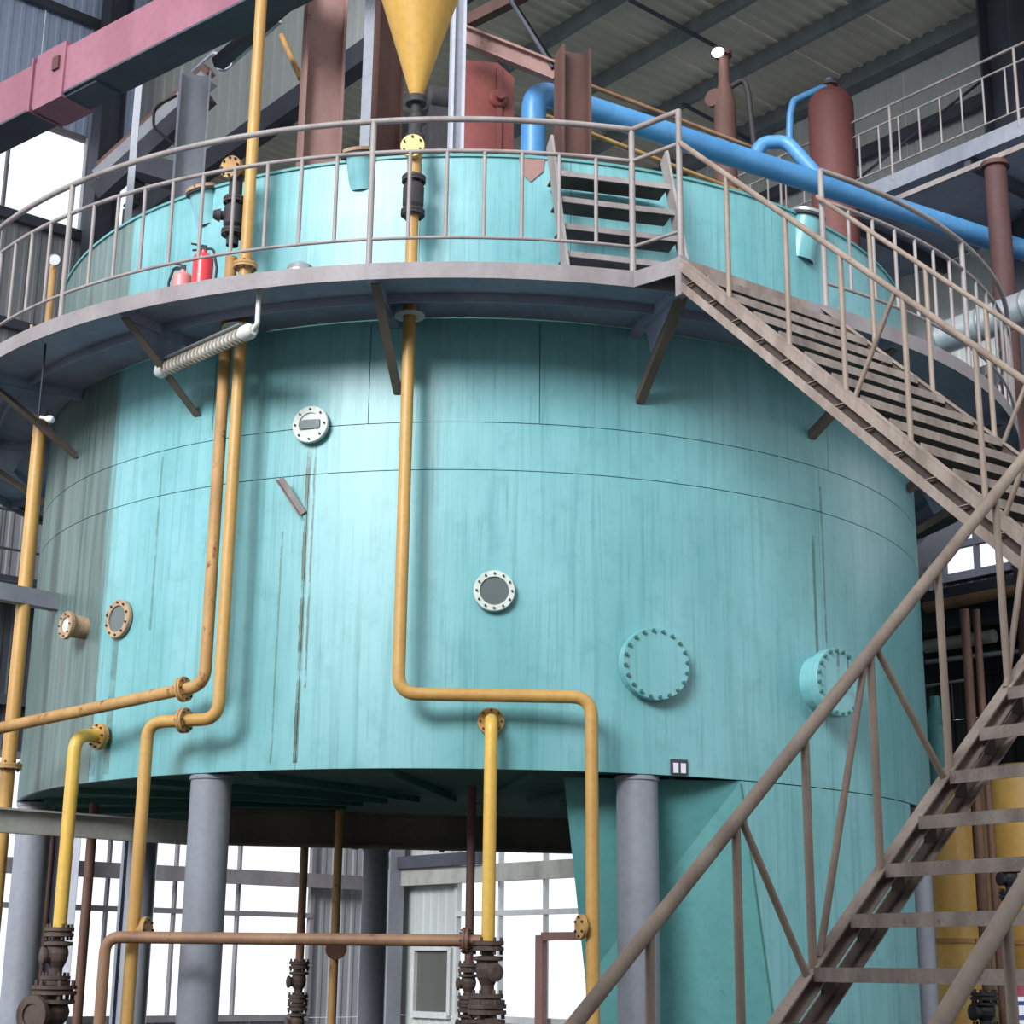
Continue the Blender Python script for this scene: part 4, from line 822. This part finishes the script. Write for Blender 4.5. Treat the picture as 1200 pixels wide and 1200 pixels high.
# red-brown standpipe and silver duct
p = on_y(1171, 260, 15.6); e = thing('stand_pipe', 'red-brown upright pipe right of the walkway railing', 'pipe', upv(p, 0))
MB().tube([upv(p, 0.02), upv(p, 5), upv(p, on_y(1168, 192, 15.6).z)], .115, 18).build('pipe_run', 'standpipe_red', e)
MB().lathe(upv(p, on_y(1168, 192, 15.6).z), (0,0,1), [(.12,-.05), (.15,-.05), (.15,.0), (0,.0)], 20).build('top_flange', 'dark_rust', e)
d0 = on_y(1104, 397, 15.0); d1 = on_z(1225, 352, d0.z)
e = thing('silver_duct', 'shiny silver insulated duct running off right behind the stair', 'duct', d0)
MB().tube([d0, (d0+d1)/2, d1 + (d1-d0)*3.0], .16, 24).build('duct_shell', 'insulation', e)
dd = (d1-d0).normalized()
for i in range(4): MB().lathe(d0 + dd*(.02 + i*.5), dd, [(.161,-.012), (.168,-.012), (.168,.012), (.161,.012)], 24).build('duct_band', 'zinc', e)
# storey added under the walkway to keep the space right of the tank dark
ms = thing('added_mezzanine', 'added dark mezzanine floor and beams deepening the shade behind the right side of the tank', 'mezzanine', wpos(0, 12, 5.0, 1.5))
MB().box(wpos(0, 13.5, 5.35, 1.6), 10.5, 3.0, .12, (DR, NR, V((0,0,1)))).build('slab', 'steel_dark', ms)
for v in (.4, 1.6, 2.9): MB().prof(wpos(0, 8.4, 5.15, v), wpos(0, 18.6, 5.15, v), iprof(.16,.28,.012,.02), NR).build('floor_beam', 'steel_dark', ms)
for u in (10.5, 13.0, 15.5):
    MB().box(wpos(0, u, 2.6, 2.9), .2, .2, 5.2, (DR, NR, V((0,0,1)))).build('mezzanine_post', 'steel_dark', ms)
for q0, q1, Y0, Y1, r, mt, lb in (((1085, 712), (1200, 690), 16.5, 15.6, .06, 'tan_pipe', 'upper tan pipe in the dark behind the stair'), ((1085, 758), (1165, 745), 16.8, 16.2, .07, 'beam_light', 'pale pipe stub with an open end in the dark behind the stair'), ((1085, 776), (1200, 762), 16.4, 15.8, .025, 'zinc', 'thin zinc conduit in the dark behind the stair'), ((1085, 804), (1130, 797), 16.2, 16.0, .015, 'zinc', 'lowest thin conduit in the dark behind the stair'), ((1085, 735), (1200, 722), 17.2, 16.4, .045, 'brown_pipe', 'brown pipe in the dark between the tan and pale pipes')):
    a_, b_ = on_y(*q0, Y0), on_y(*q1, Y1); b_.z = a_.z if abs(b_.z-a_.z) < .4 else b_.z
    tag(MB().tube([a_, on_y(*q1, Y1)], r, 12).build('process_pipe', mt), lb, 'pipe')
b0, b1 = on_y(1060, 672, 18.5), on_y(1140, 590, 17.2)
tag(MB().bar(b0, b1, .2, .22, V((0,1,0))).build('brace_beam', 'column_grey'), 'blue-grey diagonal beam behind the right edge of the tank', 'beam')
# gold vessels behind the lower stair
def vessel(label, px, Y, r, h, mat='gold'):
    p = upv(on_y(px, 1100, Y), 0); e = thing('gold_vessel', label, 'vessel', p, 'gold vessels behind the stair')
    MB().lathe(p, (0,0,1), [(0,.01), (r,.01), (r,h-.35*r), (r*.86,h-.12*r), (r*.5,h), (0,h+.05*r)], 32).build('vessel_shell', mat, e)
    for z in (.9, 1.9): MB().lathe(p + V((0,0,z)), (0,0,1), [(r,-.02), (r+.02,-.02), (r+.02,.02), (r,.02)], 32).build('band', 'ochre', e)
    return e, p
vessel('gold cylinder vessel behind the treads, next to the right tank leg', 1113, 15.6, .262, 3.3)
vessel('wide gold vessel at the right edge behind the stair', 1212, 16.2, .46, 3.6)
e, p = vessel('slim gold standpipe between the teal chute and the right tank leg', 1041, 14.3, .072, 2.5)
p = on_y(1155, 1100, 15.0)
for dx, r, lb in ((0, .045, 'left one of two brown pipes between the gold vessels'), (.11, .035, 'right one of two brown pipes between the gold vessels')):
    tag(MB().tube([V((p.x+dx, p.y, .02)), V((p.x+dx, p.y, 4.9))], r, 10).build('brown_riser', 'brown_pipe'), lb, 'pipe')
gate_valve('gate_valve', 'black valve in front of the wide gold vessel at the right edge', on_y(1182, 1010, 14.6), .3, .05, V((-1,-.4,0)), 'black_rubber')
gate_valve('gate_valve', 'black valve at the bottom right behind the lowest tread', on_y(1153, 1165, 14.6), .3, .06, V((-1,-.4,0)), 'black_rubber')
sg = thing('notice_sign', 'white notice board with a blue symbol at the bottom right corner', 'sign', upv(on_y(1195, 1185, 12.5), 0))
c = on_y(1197, 1184, 12.5); MB().box(c, .21, .012, .19).build('board', 'sign_white', sg); MB().box(c + V((.012,-.008,0)), .135, .006, .13).build('symbol_field', 'sign_blue', sg); MB().box(c + V((0.0,-.013,0)), .045, .006, .07).build('symbol', 'sign_white', sg)
MB().box(upv(c, c.z/2) + V((0,.02,0)), .04, .02, c.z).build('sign_post', 'steel_grey', sg)
c = on_y(1200, 1152, 13.4); mc = thing('maroon_cover', 'maroon conical cover above the notice board', 'cover', upv(c, 0)); MB().lathe(upv(c, 0), (0,0,1), [(0,.01), (.14,.01), (.14,c.z-.12), (.02,c.z+.09), (0,c.z+.09)], 18).build('cover_shell', 'maroon', mc)
c = on_y(1098, 860, 16.0); e = thing('small_teal_tank', 'small teal bottle-shaped tank just right of the big tank', 'tank', upv(c, 0)); zt2 = on_y(1098, 828, 16).z
MB().lathe(upv(c, 0), (0,0,1), [(0,.01), (.12,.01), (.12,zt2-.15), (.05,zt2), (.05,zt2+.1), (0,zt2+.1)], 20).build('vessel_shell', 'teal_plain', e)

# ============================================================ UPPER LEFT: RED GIRDER AND CONVEYOR STEEL
G = on_y(140, 66, 14.2); dG = V((-.78,.626,0)); nG = V((-.626,-.78,0)); zz = V((0,0,1))
gd = thing('box_girder', 'long pinkish red box girder crossing the top left corner', 'girder', G)
MB().bar(G - dG*3.2, G + dG*5.5, .36, .50, nG).build('girder_body', 'girder_red', gd)
MB().bar(G - dG*3.2 - V((0,0,.262)), G + dG*5.5 - V((0,0,.262)), .37, .024, nG).build('underside_shade_plate', 'steel_dark', gd)  # dark plate added below; the girder's underside shade is in its colour
J = on_plane(45, 102, G + nG*.19, nG); s0 = (J-G).dot(dG)
MB().bar(G + dG*(s0-.42), G + dG*(s0+.05), .40, .62, nG).build('joint_sleeve', 'girder_red', gd)
MB().bar(G + dG*(s0+.10), G + dG*(s0+.13), .42, .60, nG).build('joint_plate', 'girder_red', gd)
MB().box(on_plane(66, 74, G + nG*.21, nG), .10, .03, .14, (dG, nG, zz)).build('lifting_lug', 'dark_rust', gd)
MB().bar(G + dG*(s0-.9) - V((0,0,.27)), G + dG*(s0+.0) - V((0,0,.27)), .3, .06, nG).build('bottom_plate', 'steel_dark', gd)
c0, c1 = on_y(118, 208, 21.2), on_y(245, 92, 20.4)
cv = thing('inclined_conveyor', 'pale inclined conveyor beam below the red girder', 'conveyor', c0)
MB().bar(c0, c1, .3, .17, V((0,1,0))).build('upper_chord', 'pale_steel', cv)
MB().bar(c0 - V((0,0,.26)), c1 - V((0,0,.26)), .26, .24, V((0,1,0))).build('lower_chord', 'steel_dark', cv)
MB().bar(c0 + V((-.02,.1,.20)), c1 + V((-.02,.1,.20)), .2, .14, V((0,1,0))).build('belt_cover', 'rust_steel', cv)
MB().tube(bend([on_y(207, 112, 20.0), on_y(180, 126, 20.2), on_y(180, 150, 20.2), on_y(208, 172, 20.0)], .2), .02, 8).build('cable', 'black_rubber', cv)
c0, c1 = on_y(120, 160, 18.2), on_y(210, 210, 17.5)
tag(MB().bar(on_y(165, 195, 20.4), on_y(222, 212, 20.2), .3, .3, V((0,1,0))).build('cross_beam', 'steel_dark'), 'dark cross beam under the conveyor at the left of the tank top', 'beam')
p = on_y(157, 170, 16.4); tag(MB().bar(upv(p, 0.02), upv(p, on_y(155, 95, 16.4).z), .075, .075, V((1,.2,0))).build('hanger_post', 'pale_steel'), 'slim pale post in front of the inclined conveyor beam', 'post')
lc = on_y(262, 74, 15.4); ce = thing('sling_cable', 'pale slack cable with a hanging loop over the head of the grey column', 'cable', lc)
MB().tube([lc + V((.085*math.cos(t), .02*math.sin(t), .085*math.sin(t))) for t in [2*math.pi*i/24 for i in range(25)]], .009, 6, False).build('loop', 'pale_steel', ce)
MB().tube(bend([on_y(225, 84, 19.2), on_y(250, 62, 16.2), lc + V((0,0,.085)), on_y(300, 8, 14.8), on_y(340, -30, 14.0)], .2), .018, 6).build('rope', 'pale_steel', ce)
b0, b1 = on_y(258, 78, 15.9), on_y(325, 20, 15.2)
tag(MB().bar(b0, b1, .1, .12, V((0,1,0))).build('lifting_arm', 'pale_steel'), 'pale arm beside the cable loop behind the yellow riser', 'arm')
# pale guard rail low on the far left wall
e = thing('wall_ladder_rail', 'thin dark railing on the far left wall seen left of the tank', 'railing', wpos(1, 6.6, 7.1, .5))
for z in (7.1, 7.6, 8.2): MB().tube([wpos(1, 6.5, z+.0, .5), wpos(1, 9.5, z, .5)], .02, 6).build('rail_tube', 'steel_dark', e)
for i in range(9): upright('baluster', wpos(1, 6.55+.33*i, 7.1, .5), wpos(1, 6.55+.33*i, 8.2, .5), .014, 'steel_dark', e)
MB().box(wpos(1, 8.0, 7.0, .35), 3.2, .6, .1, (TL, NL, zz)).build('ledge', 'steel_dark', e)
